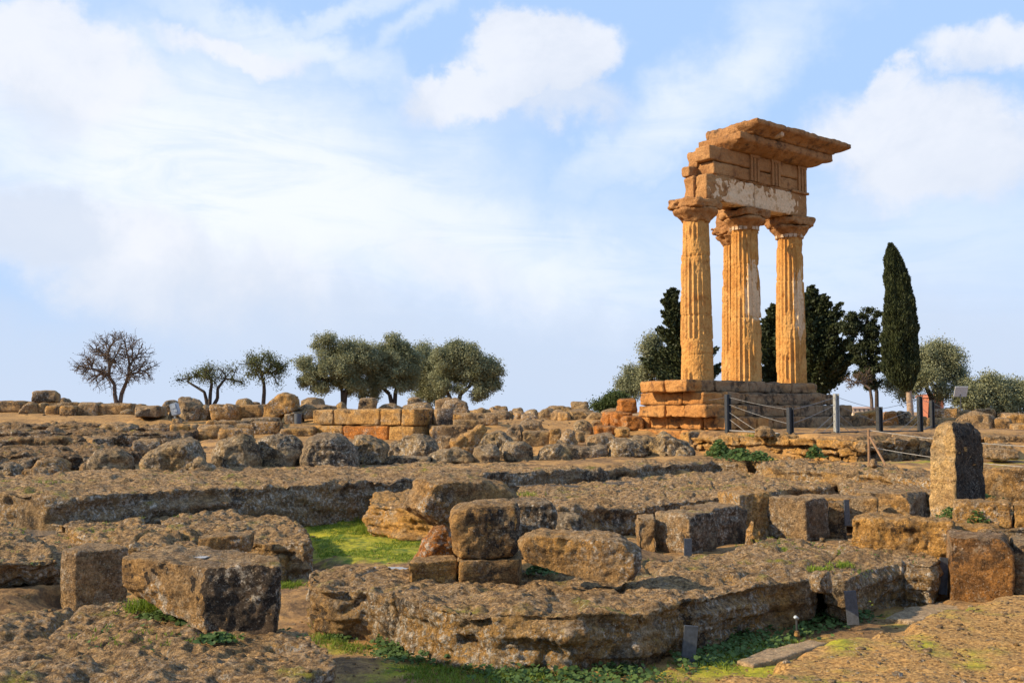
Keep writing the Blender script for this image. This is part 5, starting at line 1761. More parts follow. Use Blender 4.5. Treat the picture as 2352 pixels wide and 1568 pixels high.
Hd_ = np.array([0, 0, 1.0])
conifer('dark ragged conifer showing left of the temple columns', (1575, 940), 56, [(664, 6, 1543), (690, 24, 1545), (720, 34, 1550), (745, 34, 1556), (775, 44, 1562), (810, 70, 1568), (850, 90, 1572), (885, 80, 1575)], 31, 150)
conifer('dark conifer filling the gap between the middle and corner columns', (1785, 940), 58, [(700, 4, 1776), (725, 22, 1777), (760, 34, 1778), (800, 44, 1780), (850, 52, 1783), (890, 44, 1785)], 32, 110)
conifer('big broad dark conifer with upswept boughs right of the columns', (1866, 940), 56, [(658, 4, 1864), (680, 20, 1866), (705, 44, 1868), (735, 62, 1870), (770, 70, 1872), (810, 84, 1874), (850, 92, 1874), (885, 70, 1872), (902, 40, 1870)], 33, 210)
tree('twisted_cypress', 'lean twisted cypress with a hooked side limb', 'tree', (2014, 946), 52, [(1992, 685, 9, 14), (1994, 705, 13, 14), (1990, 728, 14, 14), (1996, 750, 14, 16), (2000, 775, 16, 18), (1998, 800, 22, 20), (1992, 828, 30, 22), (1994, 856, 34, 22), (1962, 735, 14, 12), (1950, 752, 12, 14), (1966, 800, 12, 14), (2012, 712, 8, 12), (2000, 880, 20, 14)], 760, 0.009, 0.12, M_BARK, M_CYPRESS, 44, 0.06, 0.12, 0.06, 10, group=GC, forks=[[(2010, 900), (2002, 850), (1996, 790), (1992, 730)]], up=0.9, spray=0.35)
tree('bare_tree', 'bare crooked tree in front of the twisted cypress', 'tree', (2004, 948), 50, [(1968, 868, 28, 18), (1985, 880, 26, 16), (1950, 880, 20, 14), (1995, 862, 14, 16)], 420, 0.008, 0.10, M_REDBARK, M_BROWNLEAF, 1, 0.06, 0.06, 0.04, 11, forks=[[(2002, 915), (1996, 893)]], shell=0.05)
tree('olive_tree', 'rounded olive tree half hidden behind the tall cypress', 'tree', (2138, 946), 56, [(2140, 815, 34, 24), (2165, 830, 44, 34), (2195, 855, 30, 34), (2130, 865, 60, 32), (2170, 885, 44, 26), (2075, 885, 40, 26), (2085, 905, 30, 12)], 560, 0.012, 0.17, M_BARK, M_OLIVE, 80, 0.21, 0.12, 0.05, 12, forks=[[(2138, 915), (2130, 890)]])
tree('olive_tree', 'grey-green olive tree peeping out left of the dark conifer by the temple', 'tree', (1500, 945), 58, [(1500, 795, 22, 20), (1492, 820, 32, 28), (1510, 850, 44, 34), (1465, 870, 34, 26), (1445, 888, 22, 18), (1475, 895, 44, 16)], 420, 0.012, 0.22, M_BARK, M_OLIVE, 80, 0.2, 0.12, 0.05, 13)
tree('bush', 'low dark green bush on the skyline left of the temple', 'bush', (1398, 944), 50, [(1398, 928, 34, 16), (1415, 922, 22, 16), (1375, 934, 16, 8)], 260, 0.008, 0.08, M_BARK, M_SHRUB, 60, 0.13, 0.10, 0.05, 14, forks=[[(1398, 940)]], shell=0.2)
tree('bush', 'big rounded bush at the right edge of the skyline', 'bush', (2285, 950), 55, [(2240, 905, 40, 30), (2275, 892, 44, 24), (2318, 908, 42, 30), (2290, 920, 80, 22), (2225, 925, 26, 14), (2370, 915, 40, 28)], 760, 0.012, 0.16, M_BARK, M_OLIVE, 80, 0.19, 0.12, 0.055, 15, forks=[[(2285, 935)]], shell=0.3)


def column_cypress():
    rng = np.random.default_rng(21)
    D = 50.0
    b = atd(2092, 948, D); b[2] -= 0.4
    root = empty('columnar_cypress', tuple(b), 'tall narrow columnar cypress with a pale bare trunk', 'tree', GC)
    prof = [(560, 2053, 3), (575, 2056, 12), (600, 2060, 21), (640, 2066, 29), (700, 2070, 36), (760, 2070, 40), (820, 2070, 41), (850, 2071, 39), (875, 2075, 30), (890, 2082, 16), (898, 2086, 4)]
    ys = [p[0] for p in prof]
    n = 46000
    y = rng.uniform(560, 898, n)
    rp = np.interp(y, ys, [p[2] for p in prof])
    keep = rng.uniform(0, 41, n) < rp + 6
    y, rp = y[keep], rp[keep]
    n = len(y)
    cx = np.interp(y, ys, [p[1] for p in prof])
    th = rng.uniform(0, 2 * math.pi, n)
    m = D / FPX
    q = np.stack([np.cos(th) * 2.2, np.sin(th) * 2.2, y * 0.045], -1)
    lump = fbm(q, 3, 71)
    # upright plumes: the surface is ribbed lengthways
    rr_ = rp * m * (0.93 + 0.17 * lump + 0.09 * vnoise(np.stack([np.cos(th) * 6, np.sin(th) * 6, y * 0.03], -1), 5)) * rng.uniform(0.55, 1.0, n) ** 0.35
    base = np.array([atd(2070, yy, D)[2] for yy in (560, 898)])
    z = np.interp(y, [560, 898], base)
    x = (cx - 1176) / FPX * D * 0.999 + rr_ * np.cos(th)
    Y = D + rr_ * np.sin(th)
    C = np.stack([x, Y, z], -1)
    out = np.stack([np.cos(th), np.sin(th), np.full(n, 2.2)], -1)
    V, F = leaves(C, 0.20, 0.075, rng, spread=out)
    mesh_obj('crown', V, F, M_CYPRESS, parent=root, origin=tuple(b), smooth=False)
    # dark heart so that no light shows through
    hv, hf = [], []
    lv = []
    for yy, xx, r_ in prof[1:-1]:
        zc = np.interp(yy, [560, 898], base)
        lv.append((zc, [((xx - 1176) / FPX * D + r_ * m * 0.72 * math.cos(a * math.pi / 6), D + r_ * m * 0.72 * math.sin(a * math.pi / 6)) for a in range(12)]))
    hv, hf = loft(lv[::-1])
    mesh_obj('inner_boughs', hv, hf, M_CYPRESS, parent=root, origin=tuple(b))
    p0, p1, p2 = b, atd(2088, 905, D), atd(2083, 872, D)
    V, F = tubes([(p0, p1, 0.17, 0.135), (p1, p2, 0.135, 0.11)], 10)
    mesh_obj('trunk', V, F, M_PALEBARK, parent=root, origin=tuple(b))


column_cypress()


# ------------------------------------------------------------ fences, lamps, markers
def cyl(p0, p1, r, n=8, r2=None):
    """capped tube as (verts, faces)"""
    V, F = tubes([(np.array(p0, float), np.array(p1, float), r, r if r2 is None else r2)], n)
    F = [list(q) for q in F] + [list(range(n - 1, -1, -1)), list(range(n, 2 * n))]
    return V.tolist(), F


def obox(c, u, w, h, hu, hw, hh):
    """box: centre, three axes, three half sizes"""
    c, u, w, h = map(lambda a: np.array(a, float), (c, u, w, h))
    V = [c + a * hu * u + b * hw * w + d * hh * h for d in (-1, 1) for a, b in ((-1, -1), (1, -1), (1, 1), (-1, 1))]
    F = [[3, 2, 1, 0], [4, 5, 6, 7], [0, 1, 5, 4], [1, 2, 6, 5], [2, 3, 7, 6], [3, 0, 4, 7]]
    return [list(v) for v in V], F


def merge(*parts):
    vv, ff = [], []
    for v, f in parts:
        o_ = len(vv)
        vv += [list(a) for a in v]
        ff += [[i + o_ for i in g] for g in f]
    return vv, ff


def bevel_obj(name, vf, mat, parent=None, width=0.006, origin=None, smooth=False):
    v, f = vf
    me = bpy.data.meshes.new(name)
    bm = bmesh.new()
    o_ = np.array(origin if origin is not None else (0, 0, 0), float)
    vs = [bm.verts.new(tuple(np.array(p) - o_)) for p in v]
    for g in f:
        bm.faces.new([vs[i] for i in g])
    bmesh.ops.recalc_face_normals(bm, faces=bm.faces[:])
    if width:
        bmesh.ops.bevel(bm, geom=bm.edges[:], offset=width, segments=2, affect='EDGES', clamp_overlap=True)
    bm.to_mesh(me); bm.free()
    me.materials.append(mat)
    o = bpy.data.objects.new(name, me)
    o.location = o_
    COL.objects.link(o)
    if parent is not None:
        o.parent = parent
        o.location = o_ - np.array(parent.location)
    if smooth:
        me.polygons.foreach_set('use_smooth', np.ones(len(me.polygons), dtype=bool))
    return o


fence = empty('cable_fence', tuple(atd(1815, 1000, 28.3)), 'low modern fence of steel posts and slanting cables before the temple', 'fence')
posts = [  # px x, top, bottom, D, half width, material
    (1672, 905, 993, 30.2, 0.085, M_STEEL), (1815, 935, 1001, 28.3, 0.085, M_STEEL), (1921, 904, 997, 29.2, 0.075, M_PALESTEEL),
    (2020, 934, 995, 30.2, 0.085, M_STEEL), (2113, 909, 994, 30.8, 0.075, M_STEEL), (2141, 919, 980, 34.5, 0.07, M_STEEL), (2176, 936, 972, 38.0, 0.07, M_STEEL)]
U = np.array([1, 0, 0.0]); Wd = np.array([0, 1, 0.0]); Hd = np.array([0, 0, 1.0])
PT = []
for i, (x, yt, yb, D, hw, m) in enumerate(posts):
    hw *= 0.85
    top, bot = atd(x, yt, D), atd(x, yb, D)
    bot[2] = min(bot[2], gz(bot[0], bot[1])) - 0.05
    c = (top + bot) / 2; hh = (top[2] - bot[2]) / 2
    a = math.radians(20)
    u = np.array([math.cos(a), math.sin(a), 0]); w = np.array([-math.sin(a), math.cos(a), 0])
    vf = merge(obox(c - u * (hw - 0.010), u, w, Hd, 0.009, hw * 0.9, hh), obox(c + u * (hw - 0.010), u, w, Hd, 0.009, hw * 0.9, hh), obox(c, u, w, Hd, hw - 0.021, 0.008, hh - 0.002))
    bevel_obj('post', vf, m, fence, 0.0, origin=c - Hd * hh)
    PT.append((top, bot))
# base plates of pale stone under some posts
for x, y, D in ((1796, 1000, 28.2), (1912, 999, 29.0), (2010, 994, 30.0)):
    p = atd(x, y, D)
    Sx('flat pale footing stone at the foot of a fence post, ' + {1796: 'left of three', 1912: 'middle of three', 2010: 'right of three'}[x], [(x - 14, y + 1), (x - 10, y - 5), (x, y - 8), (x + 10, y - 6), (x + 13, y + 1)], D, 0.35, mat=M_BLOCK, g=False, rnd=0.02, amp=0.01, name='footing_stone', cat='stone', group='footing stones of the fence posts')


def cable(p, q, sag, r, parent, mat, name='cable', n=8):
    pts = [np.array(p) * (1 - t) + np.array(q) * t - Hd * sag * 4 * t * (1 - t) for t in np.linspace(0, 1, n)]
    V, F = tubes([(pts[i], pts[i + 1], r, r) for i in range(n - 1)], 5)
    return mesh_obj(name, V, F, mat, parent=parent, origin=tuple(pts[0]))


for (a_, b_) in ((0, 1), (2, 1), (2, 3), (4, 3), (4, 5), (5, 6)):
    (ta, ba), (tb, bb) = PT[a_], PT[b_]
    ha, hb = ta - ba, tb - bb
    cable(ba + ha * 0.93, bb + hb * 0.92, 0.03, 0.007, fence, M_CABLE)
    cable(ba + ha * 0.75, bb + hb * 0.45, 0.03, 0.007, fence, M_CABLE)
    cable(ba + ha * 0.57, bb * 0.52 + ba * 0.48 + Hd * 0.11, 0.01, 0.007, fence, M_CABLE)
    cable(ba + ha * 0.40, bb * 0.30 + ba * 0.70 + Hd * 0.11, 0.005, 0.007, fence, M_CABLE)
    V, F = tubes([(ba + Hd * 0.11, bb + Hd * 0.11, 0.022, 0.022)], 6)
    mesh_obj('bottom_rail', V, F, M_CABLE if a_ == 0 else M_STEEL, parent=fence, origin=tuple(ba))
# cable leading back from the first post to the temple steps
cable(PT[0][0] - Hd * 0.06, atd(1628, 918, 31.6), 0.02, 0.007, fence, M_CABLE)

rope = empty('rope_barrier', tuple(atd(1995, 1062, 23.6)), 'thin white rope barrier on a leaning-braced wooden stake before the side wall', 'rope barrier')
t0, b0 = atd(1995, 986, 23.6), atd(1996, 1066, 23.6)
V, F = cyl(b0 - Hd * 0.05, t0, 0.030, 8, 0.026)
bevel_obj('stake', (V, F), M_WOOD, rope, 0, origin=b0)
V, F = cyl(atd(2034, 1064, 23.2) - Hd * 0.04, atd(1998, 1003, 23.55), 0.026, 8)
bevel_obj('brace', (V, F), M_WOOD, rope, 0, origin=atd(2034, 1064, 23.2))
e1, e2 = atd(2560, 1030, 21.5), atd(2560, 1080, 21.5)
V, F = cyl(atd(2560, 1092, 21.5), atd(2560, 1020, 21.5), 0.03, 8)
bevel_obj('stake', (V, F), M_WOOD, rope, 0, origin=atd(2560, 1092, 21.5))
cable(atd(1998, 988, 23.6), e1, 0.10, 0.008, rope, M_ROPE, 'rope', 14)
cable(atd(1998, 1026, 23.6), e2, 0.12, 0.008, rope, M_ROPE, 'rope', 14)
Sx('small round stone at the foot of the rope stake', dome(1998, 1052, 2016, 1066), 23.4, 0.2, mat=M_BLOCK, g=False, rnd=0.03, amp=0.01)

# slate coloured marker plates
def marker(label, x, yt, yb, D, hw, lean=0.0, yaw=0.0, th=0.012):
    top, bot = atd(x + lean, yt, D), atd(x, yb, D)
    h = top - bot; L = np.linalg.norm(h); h = h / L
    u = np.array([math.cos(yaw), math.sin(yaw), 0]); w = np.cross(h, u); u = np.cross(w, h)
    r = empty('marker_post', tuple(bot), label, 'marker', 'slate grey marker posts')
    bevel_obj('plate', obox(bot + h * (L / 2 - 0.05), u, w, h, hw, th, L / 2 + 0.05), M_SLATE, r, 0.003, origin=bot)
    bevel_obj('rear_fin', obox(bot + h * (L / 2 - 0.06) + w * (th + hw * 0.55 + 0.002) + u * hw * 0.8, u, w, h, th * 0.7, hw * 0.5, L / 2 + 0.03), M_SLATE, r, 0.002, origin=bot)


marker('largest grey marker post, leaning in the trench at bottom centre', 1581, 1436, 1512, 9.75, 0.066, 7, 0.1)
marker('short grey marker post by the block with the peg hole', 1580, 1236, 1275, 14.6, 0.054, 0, 0.1)
marker('tall grey marker post among the right row of blocks', 1946, 1147, 1192, 17.3, 0.046, -2, 0.2)
marker('grey marker post among yellow flowers by the leafy weeds', 1958, 1356, 1412, 11.2, 0.062, -6, -0.2)
marker('grey marker post in shadow left of the largest block', 2166, 1280, 1345, 12.7, 0.050, 2, 0.0)
Sx('flat brown stone at the base of the leaning marker', [(1553, 1524), (1560, 1513), (1580, 1508), (1600, 1514), (1606, 1524)], 9.6, 0.22, mat=M_BLOCK, g=False, rnd=0.02, amp=0.01)

# flood lamp on its plinth
Fx('small stone plinth carrying the floodlight', 392, 415, 960, 975, 37.6, 0.4, M_FAR, g=False, name='plinth', cat='plinth', group=None)
fp = atd(402, 960, 37.8)
lamp = empty('floodlight', tuple(fp), 'pale grey box floodlight facing the temple, on a small plinth', 'floodlight')
hz = np.array([0.24, 0, 0.97]); hx = np.array([0.97, 0, -0.24])
hz = np.array([-0.26, 0, 0.966]); hx = np.array([0.966, 0, 0.26])
c = fp + Hd * 0.32
bevel_obj('housing', obox(c, hx, Wd, hz, 0.13, 0.16, 0.22), M_LAMP, lamp, 0.03, origin=fp)
bevel_obj('visor', obox(c + hx * 0.02 - Wd * 0.175 + hz * 0.10, hx, Wd, hz, 0.07, 0.012, 0.075), M_GLASS, lamp, 0.004, origin=fp)
bevel_obj('glass', obox(c + hx * 0.05 - Wd * 0.175 - hz * 0.06, hx, Wd, hz, 0.055, 0.010, 0.05), M_GLASS, lamp, 0.003, origin=fp)
bevel_obj('bracket', merge(obox(fp + Hd * 0.05, U, Wd, Hd, 0.03, 0.03, 0.07), obox(fp + Hd * 0.004, U, Wd, Hd, 0.09, 0.07, 0.006)), M_PALESTEEL, lamp, 0.003, origin=fp)
# small spot lamp in the trench
sp = atd(1830, 1444, 10.8)
spot = empty('spot_lamp', tuple(sp), 'tiny silver spot lamp on a stalk under the front slab', 'lamp')
V, F = cyl(sp - Hd * 0.05, sp + Hd * 0.10, 0.012, 8)
bevel_obj('stalk', (V, F), M_STEEL, spot, 0, origin=sp)
V, F = cyl(sp + Hd * 0.10 + [0.02, 0.015, 0.0], sp + Hd * 0.125 - [0.018, 0.02, 0], 0.015, 14, 0.021)
bevel_obj('lamp_head', (V, F), M_PALESTEEL, spot, 0.004, origin=sp, smooth=True)
V, F = cyl(sp + Hd * 0.1255 - [0.0185, 0.0205, 0], sp + Hd * 0.128 - [0.020, 0.0225, 0], 0.019, 14, 0.017)
bevel_obj('lens', (V, F), M_GLASS, spot, 0, origin=sp, smooth=True)
Sx('knobbly stone beside the spot lamp stalk', dome(1824, 1432, 1840, 1450), 10.7, 0.1, mat=M_BLOCK, g=False, rnd=0.02, amp=0.008)
# dark bin by the small block
cp = atd(684, 974, 37.4)
V, F = cyl(cp, cp + Hd * 0.38, 0.125, 16, 0.13)
o = bevel_obj('litter_bin', (V, F), M_SLATE, None, 0.006, origin=cp)
tag(o, 'dark round bin standing beside the block under the great wedge', 'bin')
# white information panel far right
ip = atd(2207, 950, 49)
panel = empty('information_panel', tuple(ip), 'white panel on a thin post beneath the rounded olive tree', 'panel')
c = atd(2207, 899, 49)
bevel_obj('board', obox(c, U, [0, 0.9, 0.43], [0, -0.43, 0.9], 0.30, 0.02, 0.26), plain_mat('white_board', (0.46, 0.49, 0.52), 0.6), panel, 0.004, origin=ip)
V, F = cyl(ip - Hd * 0.3, c - Hd * 0.1 + Wd * 0.06, 0.03, 8)
bevel_obj('post', (V, F), M_STEEL, panel, 0, origin=ip)
# brick hut and far house
M_BRICK = plain_mat('red_brick', (0.36, 0.13, 0.075), 0.9, 0, 20, 0.3)
hb = atd(2152, 948, 62)
hut = empty('brick_hut', tuple(hb), 'small red-brown brick hut far behind the fence posts', 'hut')
z0 = hb[2] - 1.0
zt = atd(2152, 913, 62)[2]
bevel_obj('wall', obox((hb[0], hb[1] + 1.0, (z0 + zt) / 2), U, Wd, Hd, 0.42, 1.0, (zt - z0) / 2), M_BRICK, hut, 0.01, origin=hb)
ring = [(hb[0] - 0.50, zt + 0.0), (hb[0] - 0.44, zt + 0.14), (hb[0], zt + 0.24), (hb[0] + 0.44, zt + 0.14), (hb[0] + 0.50, zt)]
V = [(x, hb[1] - 0.05, z) for x, z in ring] + [(x, hb[1] + 2.05, z) for x, z in ring]
F = [[0, 1, 2, 3, 4], [9, 8, 7, 6, 5]] + [[i, (i + 1) % 5, (i + 1) % 5 + 5, i + 5] for i in range(5)]
bevel_obj('roof', (V, F), M_BRICK, hut, 0, origin=hb)
door = [(hb[0] - 0.2, z0), (hb[0] + 0.2, z0), (hb[0] + 0.2, zt - 0.42), (hb[0] + 0.12, zt - 0.27), (hb[0], zt - 0.2), (hb[0] - 0.12, zt - 0.27), (hb[0] - 0.2, zt - 0.42)]
V = [(x, hb[1] - 0.02, z) for x, z in door] + [(x, hb[1] + 0.01, z) for x, z in door]
n = len(door)
F = [list(range(n)), list(range(2 * n - 1, n - 1, -1))] + [[i, (i + 1) % n, (i + 1) % n + n, i + n] for i in range(n)]
bevel_obj('archway', (V, F), plain_mat('dark_opening', (0.03, 0.02, 0.018)), hut, 0, origin=hb)
M_CREAM = plain_mat('cream_plaster', (0.55, 0.42, 0.30), 0.9, 0, 3, 0.15)
M_WIN = plain_mat('dark_window', (0.10, 0.09, 0.09), 0.4)
fb = atd(1992, 960, 210)
house = empty('far_house', tuple(fb), 'distant cream building with low roof beyond the temple steps', 'building')
z1 = atd(1992, 937, 210)[2]; z2 = atd(1992, 933.5, 210)[2]
bevel_obj('wall', obox((fb[0], fb[1] + 4, (z1 - 12) / 2), U, Wd, Hd, 2.7, 3.5, (z1 + 12) / 2), M_CREAM, house, 0, origin=fb)
V = [(fb[0] - 2.9, fb[1] + 0.3, z1), (fb[0] + 2.9, fb[1] + 0.3, z1), (fb[0] + 2.9, fb[1] + 7.7, z1), (fb[0] - 2.9, fb[1] + 7.7, z1), (fb[0] - 1.9, fb[1] + 4, z2), (fb[0] + 1.9, fb[1] + 4, z2)]
bevel_obj('roof', (V, [[3, 2, 1, 0], [0, 1, 5, 4], [2, 3, 4, 5], [1, 2, 5], [3, 0, 4]]), plain_mat('faded_roof_tile', (0.45, 0.30, 0.22), 0.9), house, 0, origin=fb)
for k in range(6):
    xx = fb[0] - 2.25 + k * 0.9
    bevel_obj('window', obox((xx, fb[1] + 0.49, z1 - 0.42), U, Wd, Hd, 0.16, 0.02, 0.2), M_WIN, house, 0, origin=fb)

# ------------------------------------------------------------ rain water lying in the hollows
mw, kw_, bw = new_mat('rain_water')
bw.inputs['Base Color'].default_value = (0.16, 0.14, 0.12, 1)
bw.inputs['Roughness'].default_value = 0.10
bw.inputs['Specular IOR Level'].default_value = 0.9


def puddle(label, x0, y0, x1, y1, z):
    cx, cy = (x0 + x1) / 2, (y0 + y1) / 2
    rng_ = random.Random(int(x0))
    ring = []
    for k in range(22):
        a = 2 * math.pi * k / 22
        s = 1 + rng_.uniform(-0.2, 0.12)
        ring.append(atz(cx + math.cos(a) * s * (x1 - x0) / 2, cy + math.sin(a) * s * (y1 - y0) / 2, z)[:2])
    v, f = prism(ring, z, z - 0.012)
    o = mesh_obj('puddle', v, f, mw, smooth=False, origin=(*np.mean(ring, axis=0), z - 0.012))
    tag(o, label, 'puddle', 'rain puddles on the rocks')


puddle('bright rain puddle on top of the block at lower left', 420, 1266, 492, 1281, -1.228)
puddle('shallow puddle on the rock bed at the left edge', 30, 1196, 150, 1232, -1.915)
puddle('shallow puddle between the two rough ridges at left', 370, 1205, 500, 1228, -1.905)
puddle('wet patch on the far left corner of the front slab', 830, 1300, 940, 1313, -1.795)
puddle('wet streak at the back of the wide flat shelf', 1190, 1112, 1330, 1120, -1.60)
puddle('wet streak in the middle of the wide flat shelf', 1380, 1104, 1500, 1112, -1.60)

# ------------------------------------------------------------ grass and weeds
def blades(P, n, h, w, rng, spread, lean=0.45):
    """n upright tapering blades round every point of P"""
    C = np.repeat(P, n, axis=0).astype(float)
    m = len(C)
    C[:, 0] += rng.normal(size=m) * spread
    C[:, 1] += rng.normal(size=m) * spread
    a = rng.uniform(0, 2 * math.pi, m)
    H = h * rng.uniform(0.5, 1.4, m)
    u = np.stack([np.cos(a), np.sin(a), np.zeros(m)], -1) * (w / 2)
    d = np.stack([rng.normal(size=m) * lean, rng.normal(size=m) * lean, np.ones(m)], -1)
    d /= np.linalg.norm(d, axis=1)[:, None]
    top = C + d * H[:, None]
    mid = C + d * (H * 0.55)[:, None] + np.array([0, 0, 0.02]) * H[:, None]
    top[:, 2] -= H * 0.12
    V = np.stack([C - u, C + u, mid + u * 0.8, top, mid - u * 0.8], 1).reshape(-1, 3)
    b = np.arange(m)[:, None] * 5
    F = np.concatenate([b + np.array([[0, 1, 2, 4]]), b + np.array([[4, 2, 3, 3]])])
    F = [list(map(int, q)) if q[2] != q[3] else list(map(int, q[:3])) for q in F] if False else (V, b)
    return V, b


def blade_obj(name, label, V, b, mat, cat=None, group=None, kind='stuff', origin=None):
    q1 = b + np.array([[0, 1, 2]]); q2 = b + np.array([[0, 2, 4]]); q3 = b + np.array([[4, 2, 3]])
    F = np.concatenate([q1, q2, q3])
    o = mesh_obj(name, V, F, mat, smooth=False, origin=origin if origin is not None else V.mean(0) * [1, 1, 0] + [0, 0, V[:, 2].min()])
    return tag(o, label, cat, group, kind)


def round_leaves(P, n, r, hmax, rng, spread):
    """dish-like leaves held on thin stalks"""
    C = np.repeat(P, n, axis=0).astype(float)
    m = len(C)
    off = rng.normal(size=(m, 2)) * spread
    C[:, :2] += off
    C[:, 2] += hmax * rng.uniform(0.15, 1.0, m) * np.exp(-(off ** 2).sum(1) / (2 * (spread * 1.3) ** 2))
    nrm = np.stack([rng.normal(size=m) * 0.45, rng.normal(size=m) * 0.45 - 0.25, np.ones(m)], -1)
    nrm /= np.linalg.norm(nrm, axis=1)[:, None]
    u = np.cross(nrm, rng.normal(size=(m, 3))); u /= np.linalg.norm(u, axis=1)[:, None]
    w = np.cross(nrm, u)
    R = r * rng.uniform(0.5, 1.2, m)
    K = 6
    V = np.empty((m, K, 3))
    for k in range(K):
        a = 2 * math.pi * k / K
        V[:, k] = C + (math.cos(a) * u + math.sin(a) * w) * (R * (0.9 + 0.1 * (k % 2)))[:, None] + nrm * (R * 0.10 * (k % 2))[:, None]
    b = np.arange(m)[:, None] * K
    F = np.concatenate([b + np.array([[0, 1, 2, 3]]), b + np.array([[0, 3, 4, 5]])])
    return V.reshape(-1, 3), F


def on_ground(pxs, z0=-2.2):
    out = []
    for x, y in pxs:
        p = atz(x, y, z0)
        for _ in range(3):
            p = atz(x, y, gz(p[0], p[1]))
        out.append((p[0], p[1], gz(p[0], p[1])))
    return np.array(out)


def scatter(poly_px, n, z0, rng, exact=True):
    """random spots inside a picture outline on the ground"""
    poly = [atz(x, y, z0)[:2] for x, y in poly_px]
    P = np.array(poly); lo, hi = P.min(0), P.max(0)
    out = np.empty((0, 2))
    while len(out) < n:
        q = rng.uniform(lo, hi, (n * 2, 2))
        q = q[inpoly(q[:, 0], q[:, 1], poly)]
        out = np.concatenate([out, q])
    out = out[:n]
    if exact:
        z = land(out[:, 0:1], out[:, 1:2])[0][:, 0]
    else:
        z = np.full(n, z0)
    return np.column_stack([out, z])


rng = np.random.default_rng(77)
# short sward of the green patch
P = scatter([(705, 1200), (740, 1178), (860, 1180), (985, 1212), (1000, 1255), (960, 1285), (745, 1290)], 5200, -2.12, rng)
keep = fbm(P * 2.0, 2, 5) > -0.1
V, b = blades(P[keep], 4, 0.035, 0.012, rng, 0.03, 0.8)
blade_obj('grass_sward', 'short bright green turf in the hollow left of the central pile', V, b, M_GRASS, 'grass')
# trench floor growth
P = scatter([(690, 1450), (860, 1480), (1050, 1515), (1200, 1540), (1400, 1548), (1640, 1490), (1860, 1425), (1900, 1440), (1700, 1520), (1560, 1640), (900, 1640), (800, 1560)], 3600, -2.3, rng)
keep = fbm(P * 1.7, 3, 15) > 0.05
P = P[keep]
V, b = blades(P, 5, 0.06, 0.008, rng, 0.04, 0.7)
blade_obj('trench_grass', 'tufts of grass spread over the trench floor', V, b, M_GRASS, 'grass')
P = scatter([(1540, 1500), (1650, 1455), (1860, 1415), (1960, 1405), (1990, 1420), (1880, 1450), (1760, 1490), (1640, 1530), (1560, 1545)], 230, -2.3, rng)
P2 = scatter([(1180, 1530), (1420, 1525), (1500, 1530), (1520, 1568), (1450, 1600), (1150, 1610)], 170, -2.3, rng)
P3 = scatter([(860, 1462), (960, 1478), (1100, 1505), (1200, 1535), (1150, 1560), (1000, 1530), (860, 1490)], 90, -2.3, rng)
V, F = round_leaves(np.concatenate([P, P2, P3]), 9, 0.024, 0.11, rng, 0.06)
o = mesh_obj('trench_weeds', V, F, M_WEED, smooth=False, origin=V.mean(0) * [1, 1, 0] + [0, 0, -2.35])
tag(o, 'low round-leaved weeds along the foot of the front slab', 'weeds', None, 'stuff')

GWd = 'weed clumps growing by the stones'


def clump(label, x, y, z, r, h, kind='grass', n=None, mat=None):
    rng = np.random.default_rng(int(x * 7 + y))
    p = atz(x, y, z) if z is not None else on_ground([(x, y)])[0]
    c = np.array([[p[0], p[1], p[2] - 0.01]])
    area = r * r * 3.14
    if kind == 'grass':
        V, b = blades(c, n or int(60 + 3200 * area), h, 0.010, rng, r * 0.55, 0.5)
        q = np.concatenate([b + np.array([[0, 1, 2]]), b + np.array([[0, 2, 4]]), b + np.array([[4, 2, 3]])])
        o = mesh_obj('grass_tuft', V, q, mat or M_GRASS, smooth=False, origin=tuple(p))
        return tag(o, label, 'grass tuft', GWd)
    V, F = round_leaves(c, n or int(80 + 3000 * area), 0.022 if p[1] < 20 else 0.04, h, rng, r * 0.5)
    o = mesh_obj('weed', V, F, mat or M_WEED, smooth=False, origin=tuple(p))
    return tag(o, label, 'weed', GWd)


clump('fine grass tuft under the left end of the puddle block', 345, 1395, -1.75, 0.20, 0.11)
clump('spreading green tuft under the middle of the puddle block', 400, 1412, -1.75, 0.22, 0.08, 'weed')
clump('leafy weed at the black corner of the puddle block', 455, 1432, -1.75, 0.17, 0.16, 'weed')
clump('dark trailing weed under the black end of the puddle block', 498, 1464, -1.75, 0.13, 0.05, 'weed')
clump('grass tuft in the gap between the puddle block and the front slab', 662, 1345, None, 0.20, 0.07)
clump('tall grass at the left foot of the front slab', 752, 1440, None, 0.13, 0.26)
clump('small weed right of the tall grass at the front slab', 775, 1462, None, 0.16, 0.06, 'weed')
clump('bright weed patch under the left half of the front slab', 920, 1500, None, 0.26, 0.08, 'weed')
clump('lush grass at the foot of the ragged lit ledge', 885, 1216, None, 0.42, 0.16)
clump('second lush grass tuft under the ragged lit ledge', 945, 1228, None, 0.38, 0.14)
clump('grass along the foot of the long bank beside the green patch', 790, 1190, None, 0.5, 0.14)
clump('weed in the shadow of the left undercut ledge', 60, 1360, None, 0.3, 0.1, 'weed')
clump('green weed under the left end of the fallen block', 1238, 1313, -1.80, 0.13, 0.11, 'weed')
clump('big leafy weed filling the cleft right of the front slab', 1900, 1400, None, 0.32, 0.30, 'weed', 900)
clump('leafy weed spreading round the flowering marker', 1950, 1412, None, 0.26, 0.14, 'weed', 500)
clump('grass on top of the cleft in the front slab', 1880, 1310, -1.80, 0.12, 0.07)
clump('tiny green tuft at the back of the front slab', 1800, 1262, -1.80, 0.12, 0.05)
clump('yellow green tuft near the right end of the front slab', 1930, 1298, -1.80, 0.14, 0.06)
clump('grass tuft in the middle of the long bank', 0, 1108, -1.34, 0.2, 0.08, n=60)
clump('pale green tuft on the left part of the long bank', 105, 1108, -1.33, 0.2, 0.08, n=60)
